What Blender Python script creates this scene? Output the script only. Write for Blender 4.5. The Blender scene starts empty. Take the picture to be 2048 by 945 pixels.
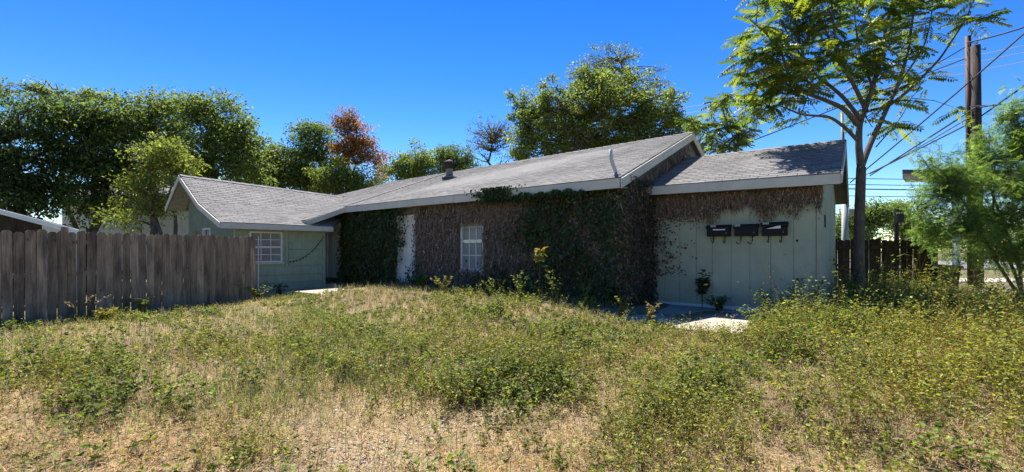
import bpy, math, random
import numpy as np

random.seed(7)
RNG = np.random.default_rng(7)
SC = bpy.context.scene
COL = SC.collection

# ------------------------------------------------------------------ camera, sky, sun, exposure
FPX, CX, HY, CAMZ = 900.0, 1024.0, 500.0, 1.6
cam = bpy.data.cameras.new('camera')
cam.sensor_width = 36.0
cam.lens = FPX / 2048 * 36.0
cam.shift_y = (HY - 472.5) / 2048
cam.clip_start, cam.clip_end = 0.05, 3000
cam_o = bpy.data.objects.new('camera', cam)
COL.objects.link(cam_o)
cam_o.location = (0, 0, CAMZ)
cam_o.rotation_euler = (math.radians(90), 0, 0)
SC.camera = cam_o

SUN_EL, SUN_AZ = math.radians(58.0), math.radians(-12.0)      # azimuth from +Y towards +X
world = bpy.data.worlds.new('World')
SC.world = world
world.use_nodes = True
wn, wl = world.node_tree.nodes, world.node_tree.links
wn.clear()
sky = wn.new('ShaderNodeTexSky')
sky.sky_type = 'NISHITA'
sky.sun_disc = False
sky.sun_elevation = SUN_EL
sky.sun_rotation = SUN_AZ
sky.altitude = 200
sky.air_density = 1.0
sky.dust_density = 0.0
sky.ozone_density = 3.0
gam = wn.new('ShaderNodeGamma')
gam.inputs[1].default_value = 1.38
hsv = wn.new('ShaderNodeHueSaturation')
hsv.inputs['Saturation'].default_value = 1.2
hsv.inputs['Value'].default_value = 0.66
hsv.inputs['Hue'].default_value = 0.508
bg = wn.new('ShaderNodeBackground')
bg.inputs['Strength'].default_value = 0.06
wo = wn.new('ShaderNodeOutputWorld')
wl.new(sky.outputs[0], gam.inputs[0])
wl.new(gam.outputs[0], hsv.inputs['Color'])
wl.new(hsv.outputs[0], bg.inputs['Color'])
wl.new(bg.outputs[0], wo.inputs['Surface'])

sun = bpy.data.lights.new('sun', 'SUN')
sun.energy = 5.0
sun.angle = math.radians(0.53)
sun.color = (1.0, 0.95, 0.87)
sun_o = bpy.data.objects.new('sun', sun)
COL.objects.link(sun_o)
sun_o.location = (-5, 20, 40)
SDIR = np.array([math.sin(SUN_AZ) * math.cos(SUN_EL), math.cos(SUN_AZ) * math.cos(SUN_EL), math.sin(SUN_EL)])
from mathutils import Vector, Matrix
sun_o.rotation_euler = Vector(SDIR).to_track_quat('Z', 'Y').to_euler()

SC.view_settings.view_transform = 'Standard'
SC.view_settings.look = 'None'
SC.view_settings.exposure = 1.3
SC.view_settings.gamma = 1.0
SC.render.engine = 'CYCLES'
SC.cycles.max_bounces = 10
SC.cycles.diffuse_bounces = 7
SC.cycles.transparent_max_bounces = 8

# ------------------------------------------------------------------ helpers
W0 = np.array([2.34, 9.51])
UV = np.array([0.790, -0.613]); UV /= np.linalg.norm(UV)
VV = np.array([-UV[1], UV[0]])

def W(a, b, z):
    p = W0 + a * UV + b * VV
    return (float(p[0]), float(p[1]), float(z))

def ab(x, y):
    dx, dy = x - W0[0], y - W0[1]
    return dx * UV[0] + dy * UV[1], dx * VV[0] + dy * VV[1]

def at(px, py, d):
    return ((px - CX) / FPX * d, d, CAMZ + (HY - py) / FPX * d)

def sstep(x, e0, e1):
    t = np.clip((x - e0) / (e1 - e0), 0, 1)
    return t * t * (3 - 2 * t)

def vnoise(x, y, s, seed=0):
    """cheap smooth noise in about 0..1"""
    x = np.asarray(x, float) * s; y = np.asarray(y, float) * s
    v = (np.sin(x * 1.7 + seed * 1.3 + 1.9 * np.sin(y * 1.1 + seed)) +
         np.sin(y * 2.1 - seed * 0.7 + 1.7 * np.sin(x * 1.3 + seed * 2.1)) +
         0.6 * np.sin(x * 4.3 + y * 3.1 + seed * 3.3) + 0.6 * np.sin(x * 3.7 - y * 4.9 + seed * 5.1))
    return np.clip(0.5 + v / 5.2, 0, 1)

def ground_z(x, y):
    x = np.asarray(x, float); y = np.asarray(y, float)
    a, b = ab(x, y)
    T = 0.22 + 0.32 * sstep(a, -9.2, -7.0) * (1 - sstep(a, -1.2, 0.8)) * sstep(b, -5.2, -1.2) + 0.10 * (sstep(a, -1.5, 0.5) - sstep(a, 4.0, 7.0)) - 0.12 * sstep(a, 5.0, 8.0)
    r = np.hypot(x, y)
    far = 1 - sstep(r, 18, 40)
    z = T * sstep(r, 2.6, 8.8) * far
    z = z + 0.05 * (vnoise(x, y, 0.9, 3) - 0.5) * sstep(r, 1.5, 4) * (1 - sstep(r, 9, 12))
    return z

class MB:
    def __init__(s):
        s.v, s.f, s.c = [], [], []
    def add(s, vs, fs, col=None):
        o = len(s.v)
        s.v.extend([tuple(map(float, p)) for p in vs])
        s.f.extend([tuple(o + i for i in f) for f in fs])
        s.c.extend([col or (1, 1, 1)] * len(vs))
        return s
    def box(s, lo, hi, frame=None, col=None):
        """axis box in a frame: frame maps (x,y,z)->world"""
        fr = frame or (lambda x, y, z: (x, y, z))
        (x0, y0, z0), (x1, y1, z1) = lo, hi
        vs = [fr(x, y, z) for z in (z0, z1) for y in (y0, y1) for x in (x0, x1)]
        return s.add(vs, [(0, 2, 3, 1), (4, 5, 7, 6), (0, 1, 5, 4), (2, 6, 7, 3), (0, 4, 6, 2), (1, 3, 7, 5)], col)
    def prism(s, poly, off, col=None):
        """poly: 3-D points, extruded by vector off"""
        n = len(poly)
        vs = list(poly) + [tuple(np.add(p, off)) for p in poly]
        fs = [tuple(range(n))[::-1], tuple(range(n, 2 * n))]
        fs += [(i, (i + 1) % n, n + (i + 1) % n, n + i) for i in range(n)]
        return s.add(vs, fs, col)
    def tube(s, pts, rad, n=6, cap=True, col=None):
        pts = [np.array(p, float) for p in pts]
        if np.isscalar(rad): rad = [rad] * len(pts)
        vs = []
        up = np.array([0.31, 0.17, 0.93])
        for i, p in enumerate(pts):
            t = pts[min(i + 1, len(pts) - 1)] - pts[max(i - 1, 0)]
            t = t / (np.linalg.norm(t) + 1e-9)
            x = np.cross(t, up)
            if np.linalg.norm(x) < 0.15: x = np.cross(t, (1, 0.2, 0))
            x /= np.linalg.norm(x); y = np.cross(t, x)
            for k in range(n):
                q = 2 * math.pi * k / n
                vs.append(p + rad[i] * (math.cos(q) * x + math.sin(q) * y))
        fs = []
        for i in range(len(pts) - 1):
            for k in range(n):
                k2 = (k + 1) % n
                fs.append((i * n + k, i * n + k2, (i + 1) * n + k2, (i + 1) * n + k))
        if cap:
            fs.append(tuple(range(n))[::-1]); fs.append(tuple((len(pts) - 1) * n + k for k in range(n)))
        return s.add(vs, fs, col)
    def lathe(s, prof, n=16, c=(0, 0, 0), col=None):
        vs = [(c[0] + r * math.cos(2 * math.pi * k / n), c[1] + r * math.sin(2 * math.pi * k / n), c[2] + z) for r, z in prof for k in range(n)]
        fs = [(i * n + k, i * n + (k + 1) % n, (i + 1) * n + (k + 1) % n, (i + 1) * n + k) for i in range(len(prof) - 1) for k in range(n)]
        fs += [tuple(range(n))[::-1], tuple((len(prof) - 1) * n + k for k in range(n))]
        return s.add(vs, fs, col)

def link(o, parent=None):
    COL.objects.link(o)
    if parent is not None: o.parent = parent
    return o

def root_of(o):
    while o.parent is not None: o = o.parent
    return o

def obj(name, mb, mat, parent=None, smooth=False, origin=None):
    """link a builder's world-space geometry as ONE mesh object"""
    org = np.array(root_of(parent).location if parent is not None else (origin if origin is not None else (0, 0, 0)), float)
    me = bpy.data.meshes.new(name)
    V = np.array(mb.v, float) - org
    me.from_pydata([tuple(p) for p in V], [], mb.f)
    me.materials.append(mat)
    ca = me.color_attributes.new('Col', 'FLOAT_COLOR', 'POINT')
    c4 = np.ones((len(V), 4), np.float32); c4[:, :3] = np.array(mb.c, np.float32)
    ca.data.foreach_set('color', c4.ravel())
    if smooth: me.polygons.foreach_set('use_smooth', [True] * len(me.polygons))
    me.update()
    o = bpy.data.objects.new(name, me)
    if parent is None: o.location = tuple(org)
    return link(o, parent)

def np_mesh(name, V, F, mat, col=None, parent=None, origin=None, mesh_only=False):
    """V (N,3); F list of int arrays (M,k)"""
    org = np.array(root_of(parent).location if parent is not None else (origin if origin is not None else (0, 0, 0)), float)
    V = np.asarray(V, np.float64) - org
    me = bpy.data.meshes.new(name)
    me.vertices.add(len(V)); me.vertices.foreach_set('co', V.astype(np.float32).ravel())
    F = [np.asarray(f, np.int64) for f in F if len(f)]
    loops = np.concatenate([f.ravel() for f in F])
    tot = np.concatenate([np.full(len(f), f.shape[1]) for f in F])
    start = np.concatenate([[0], np.cumsum(tot)[:-1]])
    me.loops.add(len(loops)); me.loops.foreach_set('vertex_index', loops.astype(np.int32))
    me.polygons.add(len(tot)); me.polygons.foreach_set('loop_start', start.astype(np.int32))
    me.polygons.foreach_set('loop_total', tot.astype(np.int32))
    me.materials.append(mat)
    if col is not None:
        ca = me.color_attributes.new('Col', 'FLOAT_COLOR', 'POINT')
        c4 = np.ones((len(V), 4), np.float32); c4[:, :3] = col
        ca.data.foreach_set('color', c4.ravel())
    me.update(calc_edges=True)
    if mesh_only: return me
    o = bpy.data.objects.new(name, me)
    if parent is None: o.location = tuple(org)
    return link(o, parent)

def tag(o, label=None, cat=None, group=None, kind=None):
    if label: o['label'] = label
    if cat: o['category'] = cat
    if group: o['group'] = group
    if kind: o['kind'] = kind
    return o

def thing(name, label, cat, loc, group=None, rz=0.0):
    o = bpy.data.objects.new(name, None)
    o.empty_display_size = 0.2
    o.location = loc; o.rotation_euler = (0, 0, rz)
    link(o)
    return tag(o, label, cat, group)

def struct(o):
    o['kind'] = 'structure'; return o

# ------------------------------------------------------------------ materials
def mat_new(name):
    m = bpy.data.materials.new(name); m.use_nodes = True
    nt = m.node_tree; nt.nodes.clear()
    out = nt.nodes.new('ShaderNodeOutputMaterial')
    return m, nt, out

def N(nt, t, **kw):
    n = nt.nodes.new(t)
    for k, v in kw.items(): setattr(n, k, v)
    return n

def ramp(nt, fac, stops):
    r = N(nt, 'ShaderNodeValToRGB')
    e = r.color_ramp.elements
    while len(e) > 1: e.remove(e[-1])
    e[0].position = stops[0][0]; e[0].color = (*stops[0][1], 1)
    for p, c in stops[1:]:
        k = e.new(p); k.color = (*c, 1)
    nt.links.new(fac, r.inputs[0])
    return r.outputs[0]

def noise(nt, vec, scale, detail=5, rough=0.6, dist=0.0):
    n = N(nt, 'ShaderNodeTexNoise')
    n.inputs['Scale'].default_value = scale; n.inputs['Detail'].default_value = detail
    n.inputs['Roughness'].default_value = rough; n.inputs['Distortion'].default_value = dist
    if vec is not None: nt.links.new(vec, n.inputs['Vector'])
    return n.outputs['Fac']

def mapped(nt, src, scale=(1, 1, 1), offs=None):
    m = N(nt, 'ShaderNodeMapping'); m.inputs['Scale'].default_value = scale
    nt.links.new(src, m.inputs['Vector'])
    if offs is not None: nt.links.new(offs, m.inputs['Location'])
    return m.outputs[0]

def mixc(nt, fac, a, b, mode='MIX'):
    m = N(nt, 'ShaderNodeMix', data_type='RGBA', blend_type=mode)
    for sock, val in ((m.inputs[0], fac), (m.inputs[6], a), (m.inputs[7], b)):
        if isinstance(val, (int, float)): sock.default_value = val
        elif isinstance(val, tuple): sock.default_value = (*val, 1)
        else: nt.links.new(val, sock)
    return m.outputs[2]

def finish(nt, out, color, rough=0.8, bump=None, bstr=0.3, bdist=0.02, spec=0.3, metal=0.0):
    p = N(nt, 'ShaderNodeBsdfPrincipled')
    if isinstance(color, tuple): p.inputs['Base Color'].default_value = (*color, 1)
    else: nt.links.new(color, p.inputs['Base Color'])
    p.inputs['Roughness'].default_value = rough
    p.inputs['Specular IOR Level'].default_value = spec
    p.inputs['Metallic'].default_value = metal
    if bump is not None:
        b = N(nt, 'ShaderNodeBump'); b.inputs['Strength'].default_value = bstr; b.inputs['Distance'].default_value = bdist
        nt.links.new(bump, b.inputs['Height']); nt.links.new(b.outputs[0], p.inputs['Normal'])
    nt.links.new(p.outputs[0], out.inputs[0])
    return p

def m_simple(name, c, rough=0.7, var=0.25, scale=6.0, spec=0.3, metal=0.0, bstr=0.2):
    m, nt, out = mat_new(name)
    tc = N(nt, 'ShaderNodeTexCoord')
    f = noise(nt, tc.outputs['Object'], scale)
    lo = tuple(x * (1 - var) for x in c); hi = tuple(min(1, x * (1 + var)) for x in c)
    finish(nt, out, ramp(nt, f, [(0.25, lo), (0.75, hi)]), rough, f, bstr, 0.01, spec, metal)
    return m

def m_leaf(name, trans=0.45, tint=(1.14, 1.2, 0.62), rough=0.55, spec=0.25):
    m, nt, out = mat_new(name)
    at_ = N(nt, 'ShaderNodeAttribute', attribute_name='Col')
    c = at_.outputs['Color']
    p = N(nt, 'ShaderNodeBsdfPrincipled')
    nt.links.new(c, p.inputs['Base Color']); p.inputs['Roughness'].default_value = rough
    p.inputs['Specular IOR Level'].default_value = spec
    t = N(nt, 'ShaderNodeBsdfTranslucent')
    nt.links.new(mixc(nt, 1.0, c, tint, 'MULTIPLY'), t.inputs['Color'])
    mx = N(nt, 'ShaderNodeMixShader'); mx.inputs[0].default_value = trans
    nt.links.new(p.outputs[0], mx.inputs[1]); nt.links.new(t.outputs[0], mx.inputs[2])
    nt.links.new(mx.outputs[0], out.inputs[0])
    return m

def m_paint(name, base, dirt, dirt_amt=0.5, streak=True, scale=2.5):
    """old paint: blotches, vertical streaks, small chips"""
    m, nt, out = mat_new(name)
    g = N(nt, 'ShaderNodeNewGeometry')
    pos = g.outputs['Position']
    blot = noise(nt, pos, scale, 6, 0.65, 0.4)
    st = noise(nt, mapped(nt, pos, (9, 9, 0.6)), 1.6, 5, 0.6)
    fine = noise(nt, pos, 42, 4, 0.7)
    c = ramp(nt, blot, [(0.3, tuple(x * 0.86 for x in base)), (0.7, tuple(x * 1.12 for x in base))])
    if streak:
        s = ramp(nt, st, [(0.46, (0, 0, 0)), (0.68, (dirt_amt,) * 3)])
        c = mixc(nt, s, c, dirt)
    ch = ramp(nt, fine, [(0.64, (0, 0, 0)), (0.72, (0.45 * dirt_amt,) * 3)])
    c = mixc(nt, ch, c, dirt)
    finish(nt, out, c, 0.75, fine, 0.15, 0.008)
    return m

M = {}
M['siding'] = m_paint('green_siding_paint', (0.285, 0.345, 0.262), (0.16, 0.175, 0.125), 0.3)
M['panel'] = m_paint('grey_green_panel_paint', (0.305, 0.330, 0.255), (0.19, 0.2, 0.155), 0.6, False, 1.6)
M['gable'] = m_paint('dark_gable_paint', (0.17, 0.205, 0.155), (0.10, 0.11, 0.08), 0.5)  # wing gable: darker green than the siding paint
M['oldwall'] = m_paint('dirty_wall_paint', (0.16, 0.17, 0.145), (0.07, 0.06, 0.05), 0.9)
M['fascia'] = m_paint('weathered_white_trim', (0.50, 0.485, 0.435), (0.24, 0.21, 0.17), 0.8, False, 2.2)
M['white'] = m_paint('white_paint', (0.64, 0.65, 0.64), (0.45, 0.45, 0.43), 0.16, False, 1.2)
M['soffit'] = m_paint('soffit_paint', (0.30, 0.29, 0.25), (0.14, 0.12, 0.1), 0.6)

def m_shingle():
    m, nt, out = mat_new('asphalt_shingle')
    a_ = N(nt, 'ShaderNodeAttribute', attribute_name='Col')
    g = N(nt, 'ShaderNodeNewGeometry')
    gr = noise(nt, g.outputs['Position'], 130, 2, 0.8)
    big = noise(nt, g.outputs['Position'], 1.3, 5, 0.6, 0.5)
    c = ramp(nt, gr, [(0.25, (0.105, 0.102, 0.1)), (0.5, (0.192, 0.189, 0.188)), (0.78, (0.34, 0.334, 0.33))])
    c = mixc(nt, 1.0, c, a_.outputs['Color'], 'MULTIPLY')
    st = ramp(nt, big, [(0.32, (0.78, 0.775, 0.77)), (0.62, (1.06, 1.05, 1.03))])
    c = mixc(nt, 1.0, c, st, 'MULTIPLY')
    finish(nt, out, c, 0.92, gr, 0.5, 0.006, 0.2)
    return m
M['shingle'] = m_shingle()

def m_wood(name, cols, scale=1.0):
    m, nt, out = mat_new(name)
    tc = N(nt, 'ShaderNodeTexCoord'); oi = N(nt, 'ShaderNodeObjectInfo')
    vm = N(nt, 'ShaderNodeVectorMath', operation='SCALE'); vm.inputs[0].default_value = (37, 19, 53)
    nt.links.new(oi.outputs['Random'], vm.inputs['Scale'])
    p = mapped(nt, tc.outputs['Object'], (1, 1, 1), vm.outputs[0])
    grain = noise(nt, mapped(nt, p, (60 * scale, 60 * scale, 2.2)), 1.0, 6, 0.65, 0.6)
    blot = noise(nt, mapped(nt, p, (5, 5, 1.3)), 1.0, 5, 0.6, 0.3)
    knots = N(nt, 'ShaderNodeTexVoronoi'); knots.inputs['Scale'].default_value = 1.0
    nt.links.new(mapped(nt, p, (7, 3, 3.0)), knots.inputs['Vector'])
    c = ramp(nt, grain, [(0.25, cols[0]), (0.5, cols[1]), (0.8, cols[2])])
    c = mixc(nt, 1.0, c, ramp(nt, blot, [(0.34, (0.42, 0.41, 0.41)), (0.66, (1.15, 1.13, 1.11))]), 'MULTIPLY')
    kk = ramp(nt, knots.outputs['Distance'], [(0.05, (0.35, 0.28, 0.22)), (0.11, (1, 1, 1))])
    c = mixc(nt, 1.0, c, kk, 'MULTIPLY')
    rnd = ramp(nt, oi.outputs['Random'], [(0, (0.72, 0.7, 0.68)), (1, (1.18, 1.16, 1.15))])
    c = mixc(nt, 1.0, c, rnd, 'MULTIPLY')
    finish(nt, out, c, 0.88, grain, 0.5, 0.01, 0.2)
    return m
M['fence'] = m_wood('weathered_grey_wood', [(0.115, 0.09, 0.067), (0.27, 0.22, 0.17), (0.45, 0.38, 0.30)])
M['darkwood'] = m_wood('dark_brown_wood', [(0.03, 0.022, 0.018), (0.06, 0.045, 0.037), (0.10, 0.078, 0.065)])
M['pole'] = m_wood('utility_pole_wood', [(0.035, 0.026, 0.024), (0.075, 0.058, 0.052), (0.125, 0.10, 0.09)], 0.5)
M['redpole'] = m_simple('rust_red_pole', (0.055, 0.022, 0.022), 0.7, 0.3, 5)

def m_bark(name, lo, hi):
    m, nt, out = mat_new(name)
    g = N(nt, 'ShaderNodeNewGeometry')
    f = noise(nt, mapped(nt, g.outputs['Position'], (28, 28, 6)), 1.0, 6, 0.7, 0.8)
    b = noise(nt, g.outputs['Position'], 2.2, 4, 0.6)
    c = ramp(nt, f, [(0.3, lo), (0.7, hi)])
    c = mixc(nt, 1.0, c, ramp(nt, b, [(0.3, (0.75, 0.75, 0.75)), (0.7, (1.15, 1.15, 1.15))]), 'MULTIPLY')
    finish(nt, out, c, 0.9, f, 0.5, 0.015, 0.2)
    return m
M['bark'] = m_bark('grey_brown_bark', (0.055, 0.045, 0.038), (0.16, 0.135, 0.115))
M['palebark'] = m_bark('pale_bark', (0.10, 0.085, 0.072), (0.25, 0.215, 0.185))
M['leaf'] = m_leaf('leaf', 0.55)
M['ailleaf'] = m_leaf('compound_leaf', 0.58, (1.12, 1.22, 0.5), 0.45, 0.35)
M['ivyleaf'] = m_leaf('ivy_leaf', 0.2, (1.1, 1.1, 0.6), 0.6, 0.15)
M['dry'] = m_leaf('dry_stalk', 0.25, (1.1, 1.0, 0.8), 0.85, 0.1)
M['weed'] = m_leaf('weed_leaf', 0.40, (1.25, 1.2, 0.55), 0.6, 0.2)
M['grass'] = m_leaf('grass_blade', 0.35, (1.2, 1.15, 0.7), 0.7, 0.15)
M['vine'] = m_leaf('dead_vine', 0.1, (1, 1, 1), 0.9, 0.1)
M['black'] = m_simple('black_enamel', (0.010, 0.010, 0.012), 0.6, 0.25, 20, 0.2)
M['blackwire'] = m_simple('black_cable', (0.02, 0.02, 0.024), 0.6, 0.1, 5)
M['palewire'] = m_simple('pale_wire', (0.42, 0.46, 0.52), 0.5, 0.1, 5)
M['paper'] = m_simple('paper', (0.72, 0.7, 0.62), 0.8, 0.08, 30)
M['cream'] = m_simple('cream_label', (0.55, 0.5, 0.36), 0.8, 0.1, 60)
M['galv'] = m_simple('galvanised_metal', (0.20, 0.21, 0.225), 0.6, 0.25, 9, 0.4, 0.3)
M['grey_pipe'] = m_simple('grey_pipe', (0.40, 0.43, 0.45), 0.6, 0.15, 10)
M['rust'] = m_simple('rusty_metal', (0.062, 0.045, 0.042), 0.8, 0.4, 14, 0.3, 0.3)
M['concrete'] = m_paint('old_concrete', (0.39, 0.35, 0.275), (0.19, 0.165, 0.12), 0.6, False, 2.2)
M['brick'] = m_simple('brown_brick', (0.15, 0.085, 0.062), 0.9, 0.35, 20)
M['bin'] = m_simple('dark_bin_plastic', (0.028, 0.026, 0.025), 0.6, 0.2, 5)
M['whitewall'] = m_paint('pale_stucco', (0.55, 0.56, 0.56), (0.35, 0.35, 0.35), 0.35)
M['stone'] = m_leaf('gravel_stone', 0.0, (1, 1, 1), 0.9, 0.15)
M['asphalt'] = m_simple('faded_asphalt', (0.19, 0.185, 0.18), 0.9, 0.15, 0.7)
M['cablack'] = m_simple('dark_canopy_edge', (0.05, 0.055, 0.065), 0.6, 0.15, 3)

def m_glass():
    m, nt, out = mat_new('window_glass')
    g = N(nt, 'ShaderNodeNewGeometry')
    f = noise(nt, g.outputs['Position'], 3, 3)
    c = ramp(nt, f, [(0.3, (0.035, 0.04, 0.042)), (0.7, (0.075, 0.08, 0.082))])
    finish(nt, out, c, 0.12, None, spec=0.6)
    return m
M['glass'] = m_glass()
M['blind'] = m_simple('pale_window_blind', (0.20, 0.205, 0.20), 0.35, 0.2, 4, 0.6)

def m_ground():
    m, nt, out = mat_new('dry_lot_ground')
    g = N(nt, 'ShaderNodeNewGeometry'); pos = g.outputs['Position']
    a_ = N(nt, 'ShaderNodeAttribute', attribute_name='Col')
    n1 = noise(nt, pos, 1.1, 6, 0.65, 0.5); n2 = noise(nt, pos, 22, 5, 0.7); n3 = noise(nt, pos, 70, 3, 0.7)
    straw = ramp(nt, n2, [(0.25, (0.16, 0.115, 0.062)), (0.5, (0.30, 0.225, 0.125)), (0.75, (0.42, 0.33, 0.20))])
    soil = ramp(nt, n3, [(0.3, (0.10, 0.078, 0.05)), (0.7, (0.21, 0.165, 0.11))])
    c = mixc(nt, ramp(nt, n1, [(0.4, (0, 0, 0)), (0.62, (1, 1, 1))]), straw, soil)
    grav = ramp(nt, n3, [(0.25, (0.15, 0.105, 0.062)), (0.5, (0.30, 0.235, 0.155)), (0.75, (0.44, 0.37, 0.27))])
    sep = N(nt, 'ShaderNodeSeparateColor'); nt.links.new(a_.outputs['Color'], sep.inputs[0])
    gmx = N(nt, 'ShaderNodeMath', operation='MULTIPLY'); nt.links.new(sep.outputs[0], gmx.inputs[0]); nt.links.new(ramp(nt, n2, [(0.35, (.25,) * 3), (0.6, (1,) * 3)]), gmx.inputs[1])
    c = mixc(nt, gmx.outputs[0], c, grav)
    grn = ramp(nt, n2, [(0.3, (0.05, 0.062, 0.022)), (0.7, (0.12, 0.125, 0.05))])
    c = mixc(nt, sep.outputs[1], c, grn)
    finish(nt, out, c, 0.95, n2, 0.6, 0.03, 0.1)
    return m
M['ground'] = m_ground()

# ------------------------------------------------------------------ ground sheet, road, slabs
def px_of(x, y, z):
    yy = np.maximum(y, 0.3)
    return CX + FPX * x / yy, HY + FPX * (CAMZ - z) / yy

# patches of ground cover, as (centre and radii measured on the ground from the photograph, weight)
def patch(px, py, L):
    v = np.zeros_like(px)
    for cx, cy, rx, ry, w in L:
        v = np.maximum(v, w * np.exp(-(((px - cx) / rx) ** 2 + ((py - cy) / ry) ** 2)))
    return v

GRAVEL = [(760, 900, 190, 70, 1.0), (900, 850, 150, 50, 0.9), (560, 945, 200, 40, 0.6), (980, 900, 170, 40, 0.5), (700, 820, 80, 25, 0.6)]

def axis(lo, hi, f0, f1, step, grow=1.22):
    m = list(np.arange(f0, f1 + 1e-6, step))
    s = step; p = f1
    while p < hi:
        s *= grow; p += s; m.append(min(p, hi))
    s = step; p = f0; pre = []
    while p > lo:
        s *= grow; p -= s; pre.append(max(p, lo))
    return np.array(pre[::-1] + m)
gx = axis(-900, 900, -12, 16, 0.2); gy = axis(-60, 1200, 0.6, 16, 0.2)
GX, GY = np.meshgrid(gx, gy)
GZ = ground_z(GX, GY)
V = np.stack([GX.ravel(), GY.ravel(), GZ.ravel()], 1)
nx, ny = len(gx), len(gy)
ii = (np.arange(ny - 1)[:, None] * nx + np.arange(nx - 1)[None, :]).ravel()
F = np.stack([ii, ii + 1, ii + nx + 1, ii + nx], 1)
gpx, gpy = px_of(V[:, 0], V[:, 1], V[:, 2])
gm = patch(gpx, gpy, GRAVEL) * (V[:, 1] > 0.3)
far_g = sstep(np.hypot(V[:, 0], V[:, 1]), 9, 16) * 0.6
gcol = np.stack([np.clip(gm * 1.3, 0, 1), far_g, np.zeros(len(V))], 1)
ground = struct(np_mesh('ground', V, [F], M['ground'], gcol))
ground.data.polygons.foreach_set('use_smooth', [True] * len(ground.data.polygons))

def sheet(name, pts, mat, dz):
    mb = MB(); P = []
    for (x, y) in pts: P.append((x, y, float(ground_z(x, y)) + dz))
    mb.add(P, [tuple(range(len(P)))])
    return struct(obj(name, mb, mat))
# street beyond the lot on the far side, its verge and a footpath
mb = MB(); mb.box((14.5, 36, -0.1), (140, 76, 0.03)); struct(obj('road', mb, M['asphalt']))
mb = MB(); mb.box((14.0, 35.7, -0.1), (140, 36, 0.14)); struct(obj('kerb', mb, M['concrete']))
mb = MB(); mb.box((14, 21.5, -0.1), (60, 24.5, 0.06)); struct(obj('footpath', mb, M['concrete']))

def abframe(a, b, z): return W(a, b, z)
mb = MB()
mb.box((0.02, -1.55, 0.1), (1.25, 1.53, 0.335), abframe); mb.box((1.262, -1.55, 0.1), (2.55, 1.53, 0.33), abframe)
struct(obj('concrete_pad', mb, M['concrete']))
mb = MB(); mb.box((-8.5, -2.75, 0.1), (-6.7, -1.0, 0.44), abframe); struct(obj('concrete_path', mb, M['concrete']))

# ------------------------------------------------------------------ the house
house = thing('house', 'long single storey green house with grey shingle roofs and ivy covered front', 'house', W(-4, 2, 0.3))

def wall_mb(p0, p1, z0, z1, holes, nrm, th=0.12):
    """wall with openings; p0,p1 in (a,b); holes (t0,t1,z0,z1) along the wall; nrm outward in (a,b)"""
    mb = MB()
    p0 = np.array(p0, float); p1 = np.array(p1, float)
    L = np.linalg.norm(p1 - p0); d = (p1 - p0) / L; n = np.array(nrm, float)
    xs = sorted({0, L, *[h[0] for h in holes], *[h[1] for h in holes]})
    zs = sorted({z0, z1, *[h[2] for h in holes], *[h[3] for h in holes]})
    def P(t, dep, z):
        q = p0 + d * t - n * dep
        return W(q[0], q[1], z)
    for i in range(len(xs) - 1):
        for j in range(len(zs) - 1):
            mx, mz = (xs[i] + xs[i + 1]) / 2, (zs[j] + zs[j + 1]) / 2
            if any(h[0] < mx < h[1] and h[2] < mz < h[3] for h in holes): continue
            for dep in (0, th):
                mb.add([P(xs[i], dep, zs[j]), P(xs[i + 1], dep, zs[j]), P(xs[i + 1], dep, zs[j + 1]), P(xs[i], dep, zs[j + 1])], [(0, 1, 2, 3)])
    for h in list(holes) + [(0, L, z0, z1)]:
        for (a0, c0, a1, c1) in ((h[0], h[2], h[1], h[2]), (h[0], h[3], h[1], h[3]), (h[0], h[2], h[0], h[3]), (h[1], h[2], h[1], h[3])):
            mb.add([P(a0, 0, c0), P(a1, 0, c1), P(a1, th, c1), P(a0, th, c0)], [(0, 1, 2, 3)])
    return mb, P

def window(wall, P, t0, t1, z0, z1, cols=3, rows=2, pane_mat='glass', sill=True, low_mat=None):
    """double hung window in an opening: frame, sashes with muntins, panes"""
    fr = lambda t, dep, z: P(t, dep, z)
    mb = MB(); w = 0.045
    mb.box((t0, -0.02, z0), (t0 + w, 0.07, z1), fr); mb.box((t1 - w, -0.02, z0), (t1, 0.07, z1), fr)
    mb.box((t0 + w, -0.02, z1 - w), (t1 - w, 0.07, z1), fr); mb.box((t0 + w, -0.02, z0), (t1 - w, 0.07, z0 + w), fr)
    f = obj('window', mb, M['white'], house)
    if sill:
        mb = MB(); mb.box((t0 - 0.05, -0.06, z0 - 0.05), (t1 + 0.05, 0.02, z0 - 0.003), fr); obj('sill', mb, M['fascia'], f)
    zm = (z0 + z1) / 2
    mb = MB(); mb.box((t0 + w, 0.002, zm - 0.028), (t1 - w, 0.05, zm + 0.028), fr); obj('meeting_rail', mb, M['white'], f)
    for k, (lo, hi, dep) in enumerate(((z0 + w, zm - 0.028, 0.02), (zm + 0.028, z1 - w, 0.035))):
        cw = (t1 - t0 - 2 * w) / cols; rh = (hi - lo) / rows
        mb = MB()
        for i in range(1, cols): mb.box((t0 + w + i * cw - 0.011, dep - 0.012, lo), (t0 + w + i * cw + 0.011, dep + 0.02, hi), fr)
        for j in range(1, rows):
            for i in range(cols):
                mb.box((t0 + w + i * cw + 0.011, dep - 0.010, lo + j * rh - 0.011), (t0 + w + (i + 1) * cw - 0.011, dep + 0.018, lo + j * rh + 0.011), fr)
        obj('muntin', mb, M['white'], f)
        for i in range(cols):
            for j in range(rows):
                mb = MB()
                mb.box((t0 + w + i * cw + 0.003, dep + 0.004, lo + j * rh + 0.003), (t0 + w + (i + 1) * cw - 0.003, dep + 0.010, lo + (j + 1) * rh - 0.003), fr)
                obj('pane', mb, M[low_mat if (low_mat and k == 0) else pane_mat], f)
    return f

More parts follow.
